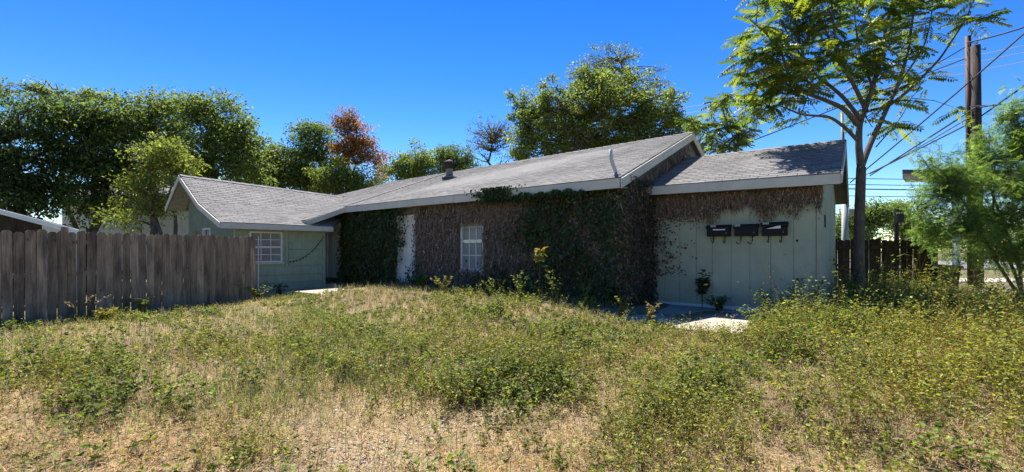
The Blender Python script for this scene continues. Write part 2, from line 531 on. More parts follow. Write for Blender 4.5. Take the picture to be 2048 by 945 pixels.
# main front wall (b = 0): parameter t runs from a=0 leftwards
Lw = 12.2
H_main = [(3.90, 4.74, 1.05, 2.62), (6.62, 7.52, 0.58, 2.66), (10.72, 11.66, 0.58, 2.62)]
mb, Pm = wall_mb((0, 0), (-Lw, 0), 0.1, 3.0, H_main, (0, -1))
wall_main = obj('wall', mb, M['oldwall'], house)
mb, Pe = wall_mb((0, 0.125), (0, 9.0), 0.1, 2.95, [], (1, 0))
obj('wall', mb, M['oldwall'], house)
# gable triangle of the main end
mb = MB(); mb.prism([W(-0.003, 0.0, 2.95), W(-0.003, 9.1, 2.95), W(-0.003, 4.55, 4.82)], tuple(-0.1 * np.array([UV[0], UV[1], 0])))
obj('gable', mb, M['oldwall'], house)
window(wall_main, Pm, *H_main[0], cols=3, rows=2, pane_mat='blind', low_mat='blind')

def door(P, t0, t1, z0, z1, label=None, knob_t=None):
    mb = MB(); fr = P
    w = 0.07
    mb.box((t0 - 0.0, -0.025, z0), (t0 + w, 0.1, z1), fr); mb.box((t1 - w, -0.025, z0), (t1, 0.1, z1), fr); mb.box((t0 + w, -0.025, z1 - w), (t1 - w, 0.1, z1), fr)
    mb2 = MB(); mb2.box((t0 + w + 0.004, 0.03, z0 + 0.02), (t1 - w - 0.004, 0.07, z1 - w - 0.004), fr)
    d = obj('door', mb2, M['white'], house)
    obj('door_frame', mb, M['white'], d)
    cw = (t1 - t0 - 2 * w)
    for i in range(2):
        for (q0, q1) in ((0.08, 0.36), (0.42, 0.74), (0.80, 0.94)):
            mb3 = MB(); x0 = t0 + w + cw * (0.12 + 0.42 * i); H = z1 - z0
            mb3.box((x0, 0.018, z0 + q0 * H), (x0 + cw * 0.34, 0.031, z0 + q1 * H), fr)
            obj('door_panel', mb3, M['white'], d)
    mb4 = MB(); c = np.array(fr(knob_t if knob_t else t0 + w + 0.07, -0.03, z0 + 0.98))
    mb4.tube([c, np.array(fr(knob_t if knob_t else t0 + w + 0.07, 0.03, z0 + 0.98))], [0.03, 0.014], 10)
    obj('handle', mb4, M['rust'], d)
    return d
door(Pm, *H_main[1]); door(Pm, *H_main[2])
mb = MB()   # threshold step of brick under the far door
stp = obj('step', MB().box((-12.0, -1.25, 0.15), (-10.2, -0.02, 0.44), abframe), M['concrete'], house)
rr = random.Random(3)
for k in range(9):
    mb = MB(); a0 = -12.0 + 0.2 * k
    mb.box((a0, -1.26 - rr.uniform(0, 0.015), 0.442), (a0 + 0.185, -1.03, 0.50), abframe); obj('brick', mb, M['brick'], stp)

# left wing: +u facing wall (a = -10.1), gable end facing the yard (b = -3.75)
AW = -10.1; BG = -3.66; BE = -0.95
Hw = [(0.38, 1.32, 1.22, 2.14)]
mb, Pw = wall_mb((AW, BG), (AW, BE), 0.0, 2.38, Hw, (1, 0))
wing_wall = obj('wall', mb, M['siding'], house)
window(wing_wall, Pw, *Hw[0], cols=3, rows=2, pane_mat='blind', sill=True)
fw = Pw
Lww = BE - BG
zz = [0.12, 0.36, 0.60, 0.84, 1.10]
for k in range(len(zz) - 1):
    mb = MB()
    mb.prism([fw(0.02, -0.045, zz[k]), fw(0.02, -0.012, zz[k + 1] - 0.02), fw(0.02, 0.02, zz[k + 1] - 0.02), fw(0.02, 0.02, zz[k])], tuple(np.subtract(fw(Lww - 0.1, 0, 0), fw(0.02, 0, 0))))
    obj('siding_plank', mb, M['siding'], wing_wall)
zz = [1.12, 1.37, 1.62, 1.87]
for k in range(len(zz) - 1):
    mb = MB()
    mb.prism([fw(1.50, -0.045, zz[k]), fw(1.50, -0.012, zz[k + 1] - 0.02), fw(1.50, 0.02, zz[k + 1] - 0.02), fw(1.50, 0.02, zz[k])], tuple(np.subtract(fw(Lww - 0.1, 0, 0), fw(1.50, 0, 0))))
    obj('siding_plank', mb, M['siding'], wing_wall)
mb = MB(); mb.box((Lww - 0.09, -0.05, 0.1), (Lww, 0.02, 2.36), fw); obj('corner_trim', mb, M['siding'], wing_wall)
mb = MB(); mb.box((1.395, -0.048, 1.05), (1.48, 0.02, 2.30), fw); obj('corner_trim', mb, M['siding'], wing_wall)
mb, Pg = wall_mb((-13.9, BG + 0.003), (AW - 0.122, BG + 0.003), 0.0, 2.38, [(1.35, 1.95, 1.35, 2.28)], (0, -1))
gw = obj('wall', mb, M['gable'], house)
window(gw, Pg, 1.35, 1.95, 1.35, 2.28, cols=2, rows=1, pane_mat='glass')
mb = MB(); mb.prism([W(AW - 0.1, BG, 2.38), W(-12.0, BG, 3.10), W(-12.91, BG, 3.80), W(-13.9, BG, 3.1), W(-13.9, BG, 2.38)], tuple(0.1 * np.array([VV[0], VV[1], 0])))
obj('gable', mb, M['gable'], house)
mb, _ = wall_mb((-13.9, BG + 0.13), (-13.9, 2.0), 0.0, 3.0, [], (-1, 0)); obj('wall', mb, M['siding'], house)
mb, _ = wall_mb((AW - 0.125, BE), (-13.8, BE), 0.0, 2.4, [], (0, 1)); obj('wall', mb, M['siding'], house)

# right wing: front wall b = 1.555 with vertical panels, end wall a = 3.39
BR, AR = 1.555, 3.40
mb, Pr = wall_mb((0.003, BR), (AR, BR), 0.1, 2.96, [], (0, -1))
rw = obj('wall', mb, M['panel'], house)
seams = [0.06, 0.36, 0.70, 1.06, 1.40, 1.78, 2.14, 2.52, 2.92, 3.29]
for k in range(len(seams) - 1):
    strong = k in (3, 7)
    mb = MB()
    o_ = -0.016 - 0.002 * (k % 2)
    mb.box((seams[k] + (0.010 if strong else 0.004), o_, 0.40), (seams[k + 1] - 0.004, 0.01, 2.93), Pr)
    obj('panel', mb, M['panel'], rw)
mb = MB(); mb.box((3.30, -0.032, 0.38), (3.402, 0.01, 2.93), Pr); obj('corner_trim', mb, M['panel'], rw)
mb = MB(); mb.box((0.02, -0.028, 0.2), (3.41, 0.02, 0.395), Pr); obj('foundation', mb, M['white'], rw)
for (t, z) in ((2.98, 1.78), (2.98, 1.02)):
    mb = MB(); c = np.array(Pr(t, -0.03, z)); c2 = np.array(Pr(t, 0.0, z)); mb.tube([c, c2], 0.022, 10); obj('wall_hole', mb, M['black'], rw)  # small dark hole in the panel, modelled as a raised black disc
mb, Pre = wall_mb((AR, BR + 0.125), (AR, 7.0), 0.1, 2.96, [], (1, 0)); re = obj('wall', mb, M['panel'], house)
mb = MB(); mb.box((0.28, -0.02, 2.05), (0.42, 0.01, 2.3), Pre); obj('side_wall_hole', mb, M['black'], re)  # dark hole in the end wall, modelled as a raised black block
mb = MB(); mb.prism([W(AR, BR, 2.96), W(AR, 7.0, 2.96), W(AR, 4.15, 4.02)], tuple(-0.1 * np.array([UV[0], UV[1], 0])))
obj('gable', mb, M['panel'], house)

# ---- roofs: slabs, fascia, shingle tabs on bilinear patches
def slab(polys, th=0.10, mat=None, parent=None):
    mb = MB()
    for poly in polys: mb.prism([tuple(np.add(p, (0, 0, -th))) for p in poly], (0, 0, th - 0.004), (0.85, 0.85, 0.85))
    return obj('roof', mb, mat or M['shingle'], parent or house)

def bil(q, s, t):
    (p00, p10, p11, p01) = [np.array(p) for p in q]       # s along the eave, t up the slope
    return (1 - s) * (1 - t) * p00 + s * (1 - t) * p10 + s * t * p11 + (1 - s) * t * p01

def shingle_tabs(q, expo=0.145, tabw=0.31, keep=None, rng=None):
    """list of (8-vertex tab, colour)"""
    q = [np.array(p) for p in q]
    L = np.linalg.norm(q[1] - q[0]); Hh = 0.5 * (np.linalg.norm(q[3] - q[0]) + np.linalg.norm(q[2] - q[1]))
    nr = max(1, int(round(Hh / expo))); nc = max(1, int(round(L / tabw)))
    out = []
    for r in range(nr):
        t0, t1 = r / nr, min(1.0, (r + 1.12) / nr)
        off = (0.5 if r % 2 else 0.0) + rng.uniform(-0.06, 0.06)
        for c in range(-1, nc + 1):
            s0, s1 = max(0, (c + off) / nc), min(1, (c + 1 + off) / nc)
            if s1 - s0 < 0.15 / nc: continue
            g = 0.006 / L
            mid = bil(q, (s0 + s1) / 2, (t0 + t1) / 2)
            if keep and not keep(mid): continue
            dz = 0.009 + rng.uniform(0, 0.004); dj = rng.uniform(-0.012, 0.006) / Hh
            a, b_, c_, d = bil(q, s0 + g, t0 + dj), bil(q, s1 - g, t0 + dj), bil(q, s1 - g, t1), bil(q, s0 + g, t1)
            n = np.cross(b_ - a, d - a); n /= np.linalg.norm(n)
            top = [a + n * (dz + rng.uniform(0, 0.002)), b_ + n * (dz + rng.uniform(0, 0.002)), c_ + n * 0.003, d + n * 0.003]
            bot = [a - n * 0.002, b_ - n * 0.002]
            k = rng.uniform(0.88, 1.10); k = k * (0.82 if rng.random() < 0.06 else 1)
            out.append((top + bot, (k, k * rng.uniform(0.98, 1.0), k * rng.uniform(0.96, 1.0))))
    return out

TABF = [(0, 1, 2, 3), (4, 5, 1, 0), (4, 0, 3), (5, 2, 1)]
def tabs_joined(tabs, parent):
    mb = MB()
    for vs, c in tabs: mb.add(vs, TABF, c)
    o = obj('shingles', mb, M['shingle'], parent); o['kind'] = 'stuff'; return o

rs = random.Random(11)
SL = 0.39
E0, E1 = 0.13, -9.79
zr0, zr1, zr2 = 5.0, 4.90, 4.84
def fsag(s): return 0
main_q = [W(E1, -0.4, 3.06), W(E0, -0.4, 3.07), W(E0, 4.55, zr0), W(E1, 4.55, zr1)]
left_q = [W(-16.9, -1.75, 2.50), W(E1, -1.75, 2.53), W(E1, 4.55, zr1), W(-16.9, 4.55, zr2)]
hipk = lambda p: (lambda A: A[0] > -13.5 - (4.55 - A[1]))(ab(p[0], p[1]))
hipfront = [W(E1, -1.75, 2.53), W(E1, 4.55, zr1), W(-13.5, 4.55, zr2), W(-16.2, 1.85, 3.76), W(-13.2, -1.75, 2.5)]
back = [W(E0, 4.55, zr0), W(E0, 9.5, 3.07), W(-18.4, 9.5, 3.0), W(-13.5, 4.55, zr2)]
hipleft = [W(-13.5, 4.55, zr2), W(-18.4, 9.5, 3.0), W(-18.4, 1.9, 3.0), W(-16.2, 1.85, 3.76)]
roof_main = slab([main_q, hipfront, back, hipleft])
tabs_joined(shingle_tabs(main_q, rng=rs) + shingle_tabs(left_q, keep=lambda p: hipk(p) and ab(p[0], p[1])[0] > -13.4 + 0.0 * p[2] if ab(p[0], p[1])[1] < 1.9 else hipk(p), rng=rs), roof_main)
# seam strip up the roof where the extension begins
mb = MB(); mb.prism([W(E1 - 0.06, -0.42, 3.075), W(E1 + 0.06, -0.42, 3.075), W(E1 + 0.06, 4.54, zr1 + 0.012), W(E1 - 0.06, 4.54, zr1 + 0.012)], (0, 0, 0.016), (1.15, 1.13, 1.1))
obj('ridge_cap', mb, M['shingle'], roof_main)

# ridge caps: a run of folded cap shingles
def caps(p0, p1, parent, dside, n_step=0.28, drop=0.055):
    p0, p1 = np.array(p0), np.array(p1); L = np.linalg.norm(p1 - p0); n = int(L / n_step)
    mb = MB(); ds = np.array([dside[0], dside[1], 0]) * 0.14
    for i in range(n):
        k = rs.uniform(0.8, 1.12)
        a = p0 + (p1 - p0) * i / n; b_ = p0 + (p1 - p0) * (i + 1.1) / n
        z0 = np.array([0, 0, 0.024]); z1 = np.array([0, 0, 0.012]); dn = np.array([0, 0, -drop])
        mb.add([a + z0, b_ + z1, b_ + z1 - ds + dn, a + z0 - ds + dn, b_ + z1 + ds + dn, a + z0 + ds + dn], [(0, 1, 2, 3), (1, 0, 5, 4), (0, 3, 5)], (k, k, k))
    obj('ridge_caps', mb, M['shingle'], parent)['kind'] = 'stuff'
caps(W(-13.4, 4.55, zr2), W(E0, 4.55, zr0), roof_main, VV)

def board(pts, off, name, parent, mat='fascia', dz=0.19, down=True):
    """fascia: vertical board below a roof edge line pts[0]-pts[1], thickness along off"""
    mb = MB(); p, q = np.array(pts[0]), np.array(pts[1])
    lo = np.array([0, 0, -dz])
    mb.prism([tuple(p), tuple(q), tuple(q + lo), tuple(p + lo)], tuple(off))
    return obj(name, mb, M[mat], parent)
nb = np.array([-VV[0], -VV[1], 0]) * 0.03
na = np.array([UV[0], UV[1], 0]) * 0.03
board([W(E1, -0.402, 3.045), W(-4.6, -0.402, 3.05)], nb, 'fascia', roof_main)
board([W(-4.59, -0.402, 3.046), W(E0 - 0.01, -0.402, 3.05)], nb, 'fascia', roof_main, dz=0.195)
board([W(E0 + 0.002, -0.40, 3.048), W(E0 + 0.002, 4.55, zr0 - 0.02)], na, 'rake_board', roof_main, dz=0.2)
board([W(E0 + 0.002, 4.55, zr0 - 0.02), W(E0 + 0.002, 9.5, 3.04)], na, 'rake_board', roof_main, dz=0.2)
board([W(E1 - 0.002, -1.75, 2.515), W(E1 - 0.002, -0.41, 3.04)], na, 'rake_board', roof_main, dz=0.17)
board([W(-10.5, -1.752, 2.50), W(E1, -1.752, 2.51)], nb, 'fascia', roof_main, dz=0.15)
mb = MB(); mb.prism([W(E1, -0.395, 2.87), W(E0 - 0.02, -0.395, 2.87), W(E0 - 0.02, -0.005, 2.885), W(E1, -0.005, 2.885)], (0, 0, 0.02)); obj('soffit', mb, M['soffit'], roof_main)

# left wing roof (sags towards the eave)
Ee, Er = -9.65, -12.91
g0, g1 = -4.19, -0.93
def wl_(a): return W
mid_a, mid_z = -11.24, 2.97
wq1 = [W(Ee, g0, 2.35), W(Ee, g1, 2.36), W(mid_a, 0.6, mid_z), W(mid_a, g0, mid_z - 0.02)]
wq2 = [W(mid_a, g0, mid_z - 0.02), W(mid_a, 0.6, mid_z), W(Er, 1.4, 3.78), W(Er, g0, 3.95)]
wl1 = [W(-14.25, g0, 3.02), W(Er, g0, 3.95), W(Er, 1.4, 3.78), W(-14.25, 1.4, 3.0)]
roof_wing = slab([wq1, wq2, wl1], 0.08)
tabs_joined(shingle_tabs(wq1, rng=rs) + shingle_tabs(wq2, rng=rs), roof_wing)
caps(W(Er, g0, 3.95), W(Er, 1.35, 3.785), roof_wing, UV, drop=0.07)
board([W(Ee + 0.002, g0, 2.335), W(Ee + 0.002, g1, 2.345)], na, 'fascia', roof_wing, dz=0.155)
for (p, q) in (((Ee, 2.34), (mid_a, mid_z - 0.03)), ((mid_a, mid_z - 0.03), (Er, 3.935)), ((Er, 3.935), (-14.25, 3.005))):
    board([W(p[0], g0 - 0.002, p[1]), W(q[0], g0 - 0.002, q[1])], nb, 'rake_board', roof_wing, dz=0.15)
for (p, q) in (((Ee - .05, 2.23), (mid_a, mid_z - 0.11)), ((mid_a - .01, mid_z - 0.11), (Er, 3.83)), ((Er - .01, 3.83), (-14.2, 2.91))):
    mb = MB(); mb.prism([W(p[0], g0 + .03, p[1]), W(q[0], g0 + .03, q[1]), W(q[0], BG - .005, q[1]), W(p[0], BG - .005, p[1])], (0, 0, .02)); obj('soffit', mb, M['soffit'], roof_wing)
mb = MB(); mb.prism([W(Ee - 0.01, g0 + 0.01, 2.19), W(Ee - 0.01, g1, 2.2), W(AW - 0.0, g1, 2.22), W(AW - 0.0, g0 + 0.01, 2.22)], (0, 0, 0.015)); obj('soffit', mb, M['soffit'], roof_wing)

# right wing roof: nearest slope carries its tabs one by one
re0, re1 = 0.004, AR + 0.28
eb, rb, fb = BR - 0.4, BR - 0.4 + 3.0, BR - 0.4 + 6.0
rq = [W(re0, eb, 3.06), W(re1, eb, 3.0), W(re1, rb, 4.17), W(re0, rb, 4.19)]
rbk = [W(re1, rb, 4.17), W(re1, fb, 3.0), W(re0, fb, 3.0), W(re0, rb, 4.19)]
roof_right = slab([rq, rbk], 0.09)
tabs = shingle_tabs(rq, expo=0.15, tabw=0.33, rng=rs)
tabs.sort(key=lambda t: np.linalg.norm(np.mean(t[0], 0) - np.array([0, 0, 1.6])))
for vs, c in tabs[:298]:
    mb = MB(); mb.add(vs, TABF, c); obj('shingle', mb, M['shingle'], roof_right)
if len(tabs) > 298: tabs_joined(tabs[298:], roof_right)
caps(W(re0, rb, 4.19), W(re1, rb, 4.17), roof_right, VV)
board([W(0.05, eb - 0.002, 3.042), W(re1, eb - 0.002, 2.982)], nb, 'fascia', roof_right, dz=0.185)
board([W(re1 + 0.002, eb, 2.985), W(re1 + 0.002, rb, 4.15)], na, 'rake_board', roof_right, dz=0.17)
board([W(re1 + 0.002, rb, 4.15), W(re1 + 0.002, fb, 2.985)], na, 'rake_board', roof_right, dz=0.17)
mb = MB(); mb.prism([W(0.03, eb + 0.01, 2.86), W(re1, eb + 0.01, 2.80), W(re1, BR - 0.035, 2.83), W(0.03, BR - 0.035, 2.88)], (0, 0, 0.015)); obj('soffit', mb, M['soffit'], roof_right)

# turbine vent on the main roof
tvb = np.array(at(899, 352, 16.6)); tvb[2] -= 0.12
mb = MB(); mb.lathe([(0.14, 0.0), (0.125, 0.36), (0.15, 0.37)], 14, tvb)
tv = obj('turbine_vent', mb, M['galv'], house, True)
mb = MB(); mb.lathe([(0.30, 0.02), (0.29, 0.05), (0.16, 0.1)], 14, tvb); obj('flashing', mb, M['galv'], tv)
mb = MB(); mb.lathe([(0.16, 0.655), (0.05, 0.70), (0.02, 0.74)], 12, tvb); obj('cap', mb, M['rust'], tv)
for k in range(18):
    q = 2 * math.pi * k / 18; pr = [(0.17, 0.36), (0.25, 0.44), (0.26, 0.54), (0.215, 0.62), (0.13, 0.67)]
    mb = MB(); P_ = []
    for r_, z_ in pr:
        for dq, rr_ in ((0.0, 1.0), (0.30, 0.86)):
            P_.append((tvb[0] + r_ * rr_ * math.cos(q + dq), tvb[1] + r_ * rr_ * math.sin(q + dq), tvb[2] + z_))
    mb.add(P_, [(2 * i, 2 * i + 1, 2 * i + 3, 2 * i + 2) for i in range(4)])
    obj('vane', mb, M['rust'], tv)
# bent pipe vent by the right end of the main roof
pb = np.array(W(-0.05, -0.16, 3.15))
mb = MB(); mb.tube([pb, pb + (-0.09, 0.02, 0.24), pb + (-0.12, 0.03, 0.36), pb + (-0.13, 0.03, 0.56)], 0.038, 10)
pv = obj('vent_pipe', mb, M['grey_pipe'], house, True)
mb = MB(); mb.lathe([(0.12, -0.02), (0.10, 0.02), (0.045, 0.07)], 12, pb); obj('flashing', mb, M['galv'], pv)
# small white fixture under the right wing eave
mb = MB(); c = np.array(Pr(1.33, -0.03, 2.49)); mb.lathe([(0.055, -0.03), (0.06, 0.0), (0.03, 0.05)], 10, c); obj('lamp_holder', mb, M['white'], rw)

# ------------------------------------------------------------------ mailboxes on the right wing wall
def mailbox(t0, t1, z0, z1, label, sticker, lift, hooks):
    c = Pr((t0 + t1) / 2, -0.02, z0)
    r = thing('mailbox', label, 'mailbox', c, 'black mailboxes on the wall')
    w = t1 - t0
    fr = Pr
    zb = z1 - 0.085
    mb = MB(); mb.box((t0 + 0.015, -0.19, z0), (t1 - 0.015, -0.021, zb), fr); obj('body', mb, M['black'], r)
    lz = lift
    mb = MB()
    mb.prism([fr(t0, -0.021, z1 + lz), fr(t0, -0.14, z1 - 0.012 + lz), fr(t0, -0.205, z1 - 0.05 + lz), fr(t0, -0.215, z1 - 0.098 + lz), fr(t0, -0.20, z1 - 0.098 + lz), fr(t0, -0.021, z1 - 0.08)],
             tuple(np.subtract(fr(t1, 0, 0), fr(t0, 0, 0))))
    lid = obj('lid', mb, M['black'], r)
    s0 = t0 + w * sticker
    mb = MB(); mb.prism([fr(s0, -0.2085, z1 - 0.052 + lz), fr(s0 + 0.11, -0.2085, z1 - 0.052 + lz), fr(s0 + 0.10, -0.15, z1 - 0.013 + lz), fr(s0 - 0.01, -0.15, z1 - 0.013 + lz)], (0, 0, 0.005))
    obj('label_sticker', mb, M['cream'], lid)
    mb = MB(); p = np.array(fr(t1 - 0.075, -0.198, z0 + 0.07)); q = np.array(fr(t1 - 0.075, -0.18, z0 + 0.07)); mb.tube([p, q], 0.011, 8); obj('lock', mb, M['galv'], r)
    for k, hx in enumerate((0.26, 0.74)):
        mb = MB(); hx = t0 + w * hx
        pts = [fr(hx, -0.05, z0 + 0.01), fr(hx, -0.06, z0 - 0.10)]
        if hooks == 'curl': pts += [fr(hx - 0.02, -0.08, z0 - 0.15), fr(hx - 0.05, -0.12, z0 - 0.155), fr(hx - 0.075, -0.15, z0 - 0.12)]
        else: pts += [fr(hx, -0.075, z0 - 0.13), fr(hx - 0.012, -0.12, z0 - 0.13), fr(hx - 0.02, -0.15, z0 - 0.08)]
        mb.tube(pts, 0.009, 6); obj('hook', mb, M['black'], r)
    return r
mailbox(1.313, 1.79, 1.885, 2.14, 'black wall mailbox, nearest the ivy, thin letter at its lid', 0.2, 0.0, 'straight')
mailbox(1.859, 2.313, 1.885, 2.14, 'shut black wall mailbox with curled hooks between the two holding letters', 0.05, 0.0, 'curl')
mailbox(2.368, 2.836, 1.88, 2.14, 'black wall mailbox with lid propped by a white envelope', 0.08, 0.025, 'straight')
mb = MB(); mb.prism([Pr(1.46, -0.218, 2.018), Pr(1.70, -0.218, 2.016), Pr(1.70, -0.17, 2.04), Pr(1.46, -0.17, 2.043)], (0, 0, 0.02))
tag(obj('letter', mb, M['paper'], origin=Pr(1.58, -0.2, 2.02)), 'thin white letter poking from the mailbox nearest the ivy', 'letter')
mb = MB(); mb.prism([Pr(2.46, -0.21, 2.02), Pr(2.72, -0.235, 2.024), Pr(2.72, -0.225, 2.075), Pr(2.70, -0.223, 2.08)], tuple(np.array([VV[0], VV[1], 0]) * 0.012))
tag(obj('letter', mb, M['paper'], origin=Pr(2.6, -0.2, 2.02)), 'white envelope wedged under the propped mailbox lid', 'letter')

# cord along the left wing wall
mb = MB(); p0, p1 = np.array(Pw(Lww - 0.06, -0.06, 2.03)), np.array(Pw(1.45, -0.05, 1.22))
pts = [p0 + (p1 - p0) * k / 12 + np.array([0, 0, -0.22 * math.sin(math.pi * k / 12)]) for k in range(13)]
mb.tube(pts, 0.008, 5)
for k in range(1, 12): mb.lathe([(0.012, -0.035), (0.016, -0.015), (0.008, 0.0)], 6, pts[k])
tag(obj('string_cord', mb, M['blackwire'], origin=tuple(p1)), 'thin black string cord sagging across the green siding', 'cord')

# ------------------------------------------------------------------ fences
def fence_board_mesh(w, h, th=0.018, dog=0.035):
    mb = MB()
    o = [(0, 0), (w, 0), (w, h - dog), (w - dog, h), (dog, h), (0, h - dog)]
    mb.prism([(x, 0, z) for x, z in o], (0, th, 0))
    return mb
def fence(name, label, P0, P1, H, board_w, nrails, rail_side, mat, tops=0.03, tuned=None):
    P0 = np.array(P0, float); P1 = np.array(P1, float)
    L = np.linalg.norm(P1[:2] - P0[:2]); rz = math.atan2(P1[1] - P0[1], P1[0] - P0[0])
    r = thing(name, label, 'fence', tuple(P0), None, rz)
    rg = random.Random(len(name) + int(L * 10))
    meshes = []
    for k in range(5):
        mb = fence_board_mesh(board_w - 0.003 - 0.003 * k, H - 0.02 + rg.uniform(-tops, tops))
        me = bpy.data.meshes.new('board'); me.from_pydata(mb.v, [], mb.f); me.materials.append(mat); meshes.append(me)
    n = int(L / board_w)
    for i in range(n):
        o = bpy.data.objects.new('board', meshes[rg.randrange(5)])
        dz = (P1[2] - P0[2]) * i / n
        o.location = (i * L / n + rg.uniform(0, 0.004), rg.uniform(-0.004, 0.004), dz + rg.uniform(-0.02, 0.015))
        o.rotation_euler = (rg.uniform(-0.006, 0.006), rg.uniform(-0.007, 0.007), rg.uniform(-0.03, 0.03))
        link(o, r)
    zs = [0.3, H * 0.5, H - 0.28][:3] if nrails == 3 else [0.35, H - 0.3]
    y0, y1 = (0.026, 0.066) if rail_side > 0 else (-0.048, -0.008)
    for z in zs:
        mb = MB(); mb.prism([(0, y0, z), (0, y1, z), (0, y1, z + 0.088), (0, y0, z + 0.088)], (L, 0, P1[2] - P0[2]))
        me = bpy.data.meshes.new('rail'); me.from_pydata(mb.v, [], mb.f); me.materials.append(mat)
        link(bpy.data.objects.new('rail', me), r)
    k = 0
    for x in np.arange(0, L + 0.01, 2.4 if L > 4 else L):
        yy = 0.068 if rail_side > 0 else -0.14
        mb = MB(); mb.box((x - 0.045, yy, -0.3), (x + 0.045, yy + 0.09, H + 0.06))
        me = bpy.data.meshes.new('post'); me.from_pydata(mb.v, [], mb.f); me.materials.append(mat)
        o = bpy.data.objects.new('post', me); o.location = (0, 0, (P1[2] - P0[2]) * x / L); link(o, r)
    return r
dirf = np.array([2.26, 4.1]) / np.linalg.norm([2.26, 4.1])
fp1 = np.array([-6.94, 12.2]); fp0 = fp1 - dirf * 8.6
fence('wooden_fence', 'tall weathered grey board fence with clipped tops beside the green wing', (fp0[0], fp0[1], 0.16), (fp1[0], fp1[1], 0.16), 1.83, 0.145, 3, 1, M['fence'])
fence('wooden_fence', 'dark brown board fence behind the slender trunk near the street', (9.1, 13.3, 0.05), (12.05, 12.9, 0.05), 1.88, 0.16, 2, -1, M['darkwood'])
# metal end post at each fence's free end
mb = MB(); mb.tube([(0, 0, 0), (0, 0, 1.86)], 0.03, 8)
p = (float(fp1[0]) + 0.05, float(fp1[1]) + 0.03, 0.15)
mb2 = MB(); mb2.tube([p, (p[0], p[1], 1.97)], 0.014, 8); tag(obj('end_post', mb2, M['grey_pipe'], origin=p), 'slim pale metal post at the grey board fence end', 'post')

# ------------------------------------------------------------------ leaf and blade batches
def unit(a): return a / (np.linalg.norm(a, axis=1, keepdims=True) + 1e-9)

def leaves_np(pos, axis, nrm, ln, wd, col, fold=0.18):
    """folded rhombus leaves -> V, F(tri), C"""
    axis = unit(axis); nrm = unit(nrm - axis * np.sum(axis * nrm, 1, keepdims=True)); side = np.cross(axis, nrm)
    ln = np.asarray(ln)[:, None]; wd = np.asarray(wd)[:, None]
    b = pos; t = pos + axis * ln - nrm * ln * 0.08
    m = pos + axis * ln * 0.45 + nrm * wd * fold
    l = m + side * wd * 0.5; r = m - side * wd * 0.5
    n = len(pos)
    V = np.stack([b, r, t, l], 1).reshape(-1, 3)
    k = np.arange(n)[:, None] * 4
    F = np.concatenate([k + np.array([[0, 1, 2]]), k + np.array([[0, 2, 3]])])
    return V, F, np.repeat(col, 4, 0)

def blades_np(pos, lean, h, w, col, bend=0.5):
    """tapering bent blades, 3 tris"""
    n = len(pos); h = np.asarray(h)[:, None]; w = np.asarray(w)[:, None]
    up = np.array([[0, 0, 1.0]])
    side = np.cross(np.concatenate([lean[:, :2], np.zeros((n, 1))], 1) + 1e-4, up); side = unit(side)
    m = pos + up * h * 0.58 + lean * h * 0.30
    t = pos + up * h * (1 - 0.25 * np.linalg.norm(lean, axis=1, keepdims=True)) + lean * h * (0.6 + bend * 0.5)
    V = np.stack([pos - side * w * .5, pos + side * w * .5, m - side * w * .38, m + side * w * .38, t], 1).reshape(-1, 3)
    k = np.arange(n)[:, None] * 5
    F4 = k + np.array([[0, 1, 3, 2]]); F3 = k + np.array([[2, 3, 4]])
    return V, [F4, F3], np.repeat(col, 5, 0)

def jitter(rng, base, n, amt=0.25, alts=None):
    base = np.array(base, float)
    c = np.repeat(base[None], n, 0)
    if alts:
        for a, p in alts:
            mk = rng.random(n) < p; c[mk] = np.array(a)
    return np.clip(c * (1 + rng.uniform(-amt, amt, (n, 1))) * (1 + rng.uniform(-0.08, 0.08, (n, 3))), 0.003, 1)

def rdir(rng, n, upb=0.0):
    d = rng.normal(size=(n, 3)); d[:, 2] += upb
    return unit(d)

# ------------------------------------------------------------------ ivy and dead vine on the front
def wall_pts(rng, n, amin, amax, zmin, zmax):
    return rng.uniform(amin, amax, n), rng.uniform(zmin, zmax, n)
nfront = np.array([-VV[0], -VV[1], 0.0]); nend = np.array([UV[0], UV[1], 0.0])
U3 = np.array([UV[0], UV[1], 0.0]); V3 = np.array([VV[0], VV[1], 0.0])
def onwall(a, b, z): return np.stack([W0[0] + a * UV[0] + b * VV[0], W0[1] + a * UV[1] + b * VV[1], z], 1)

def ivy(name, label, a, z, thick, col, alts, rng, size=(0.05, 0.10), droop=1.1, b0=0.0, origin=None, end=False):
    n = len(a)
    dep = thick * rng.random(n) ** 0.6 + 0.015
    nn = nend if end else nfront
    pos = (onwall(np.zeros(n) , a, z) + nn * dep[:, None]) if end else (onwall(a, np.full(n, b0), z) + nn * dep[:, None])
    tang = V3 if end else U3
    ax = tang[None] * rng.normal(0, 0.7, (n, 1)) + np.array([[0, 0, -droop]]) + nn[None] * rng.uniform(0.0, 0.7, (n, 1))
    nr = nn[None] * 1.0 + np.array([[0, 0, 0.6]]) + rng.normal(0, 0.45, (n, 3))
    ln = rng.uniform(size[0], size[1], n)
    V, F, C = leaves_np(pos, ax, nr, ln, ln * rng.uniform(0.6, 0.95, n), jitter(rng, col, n, 0.4, alts))
    return V, F, C, pos

rg = np.random.default_rng(21)
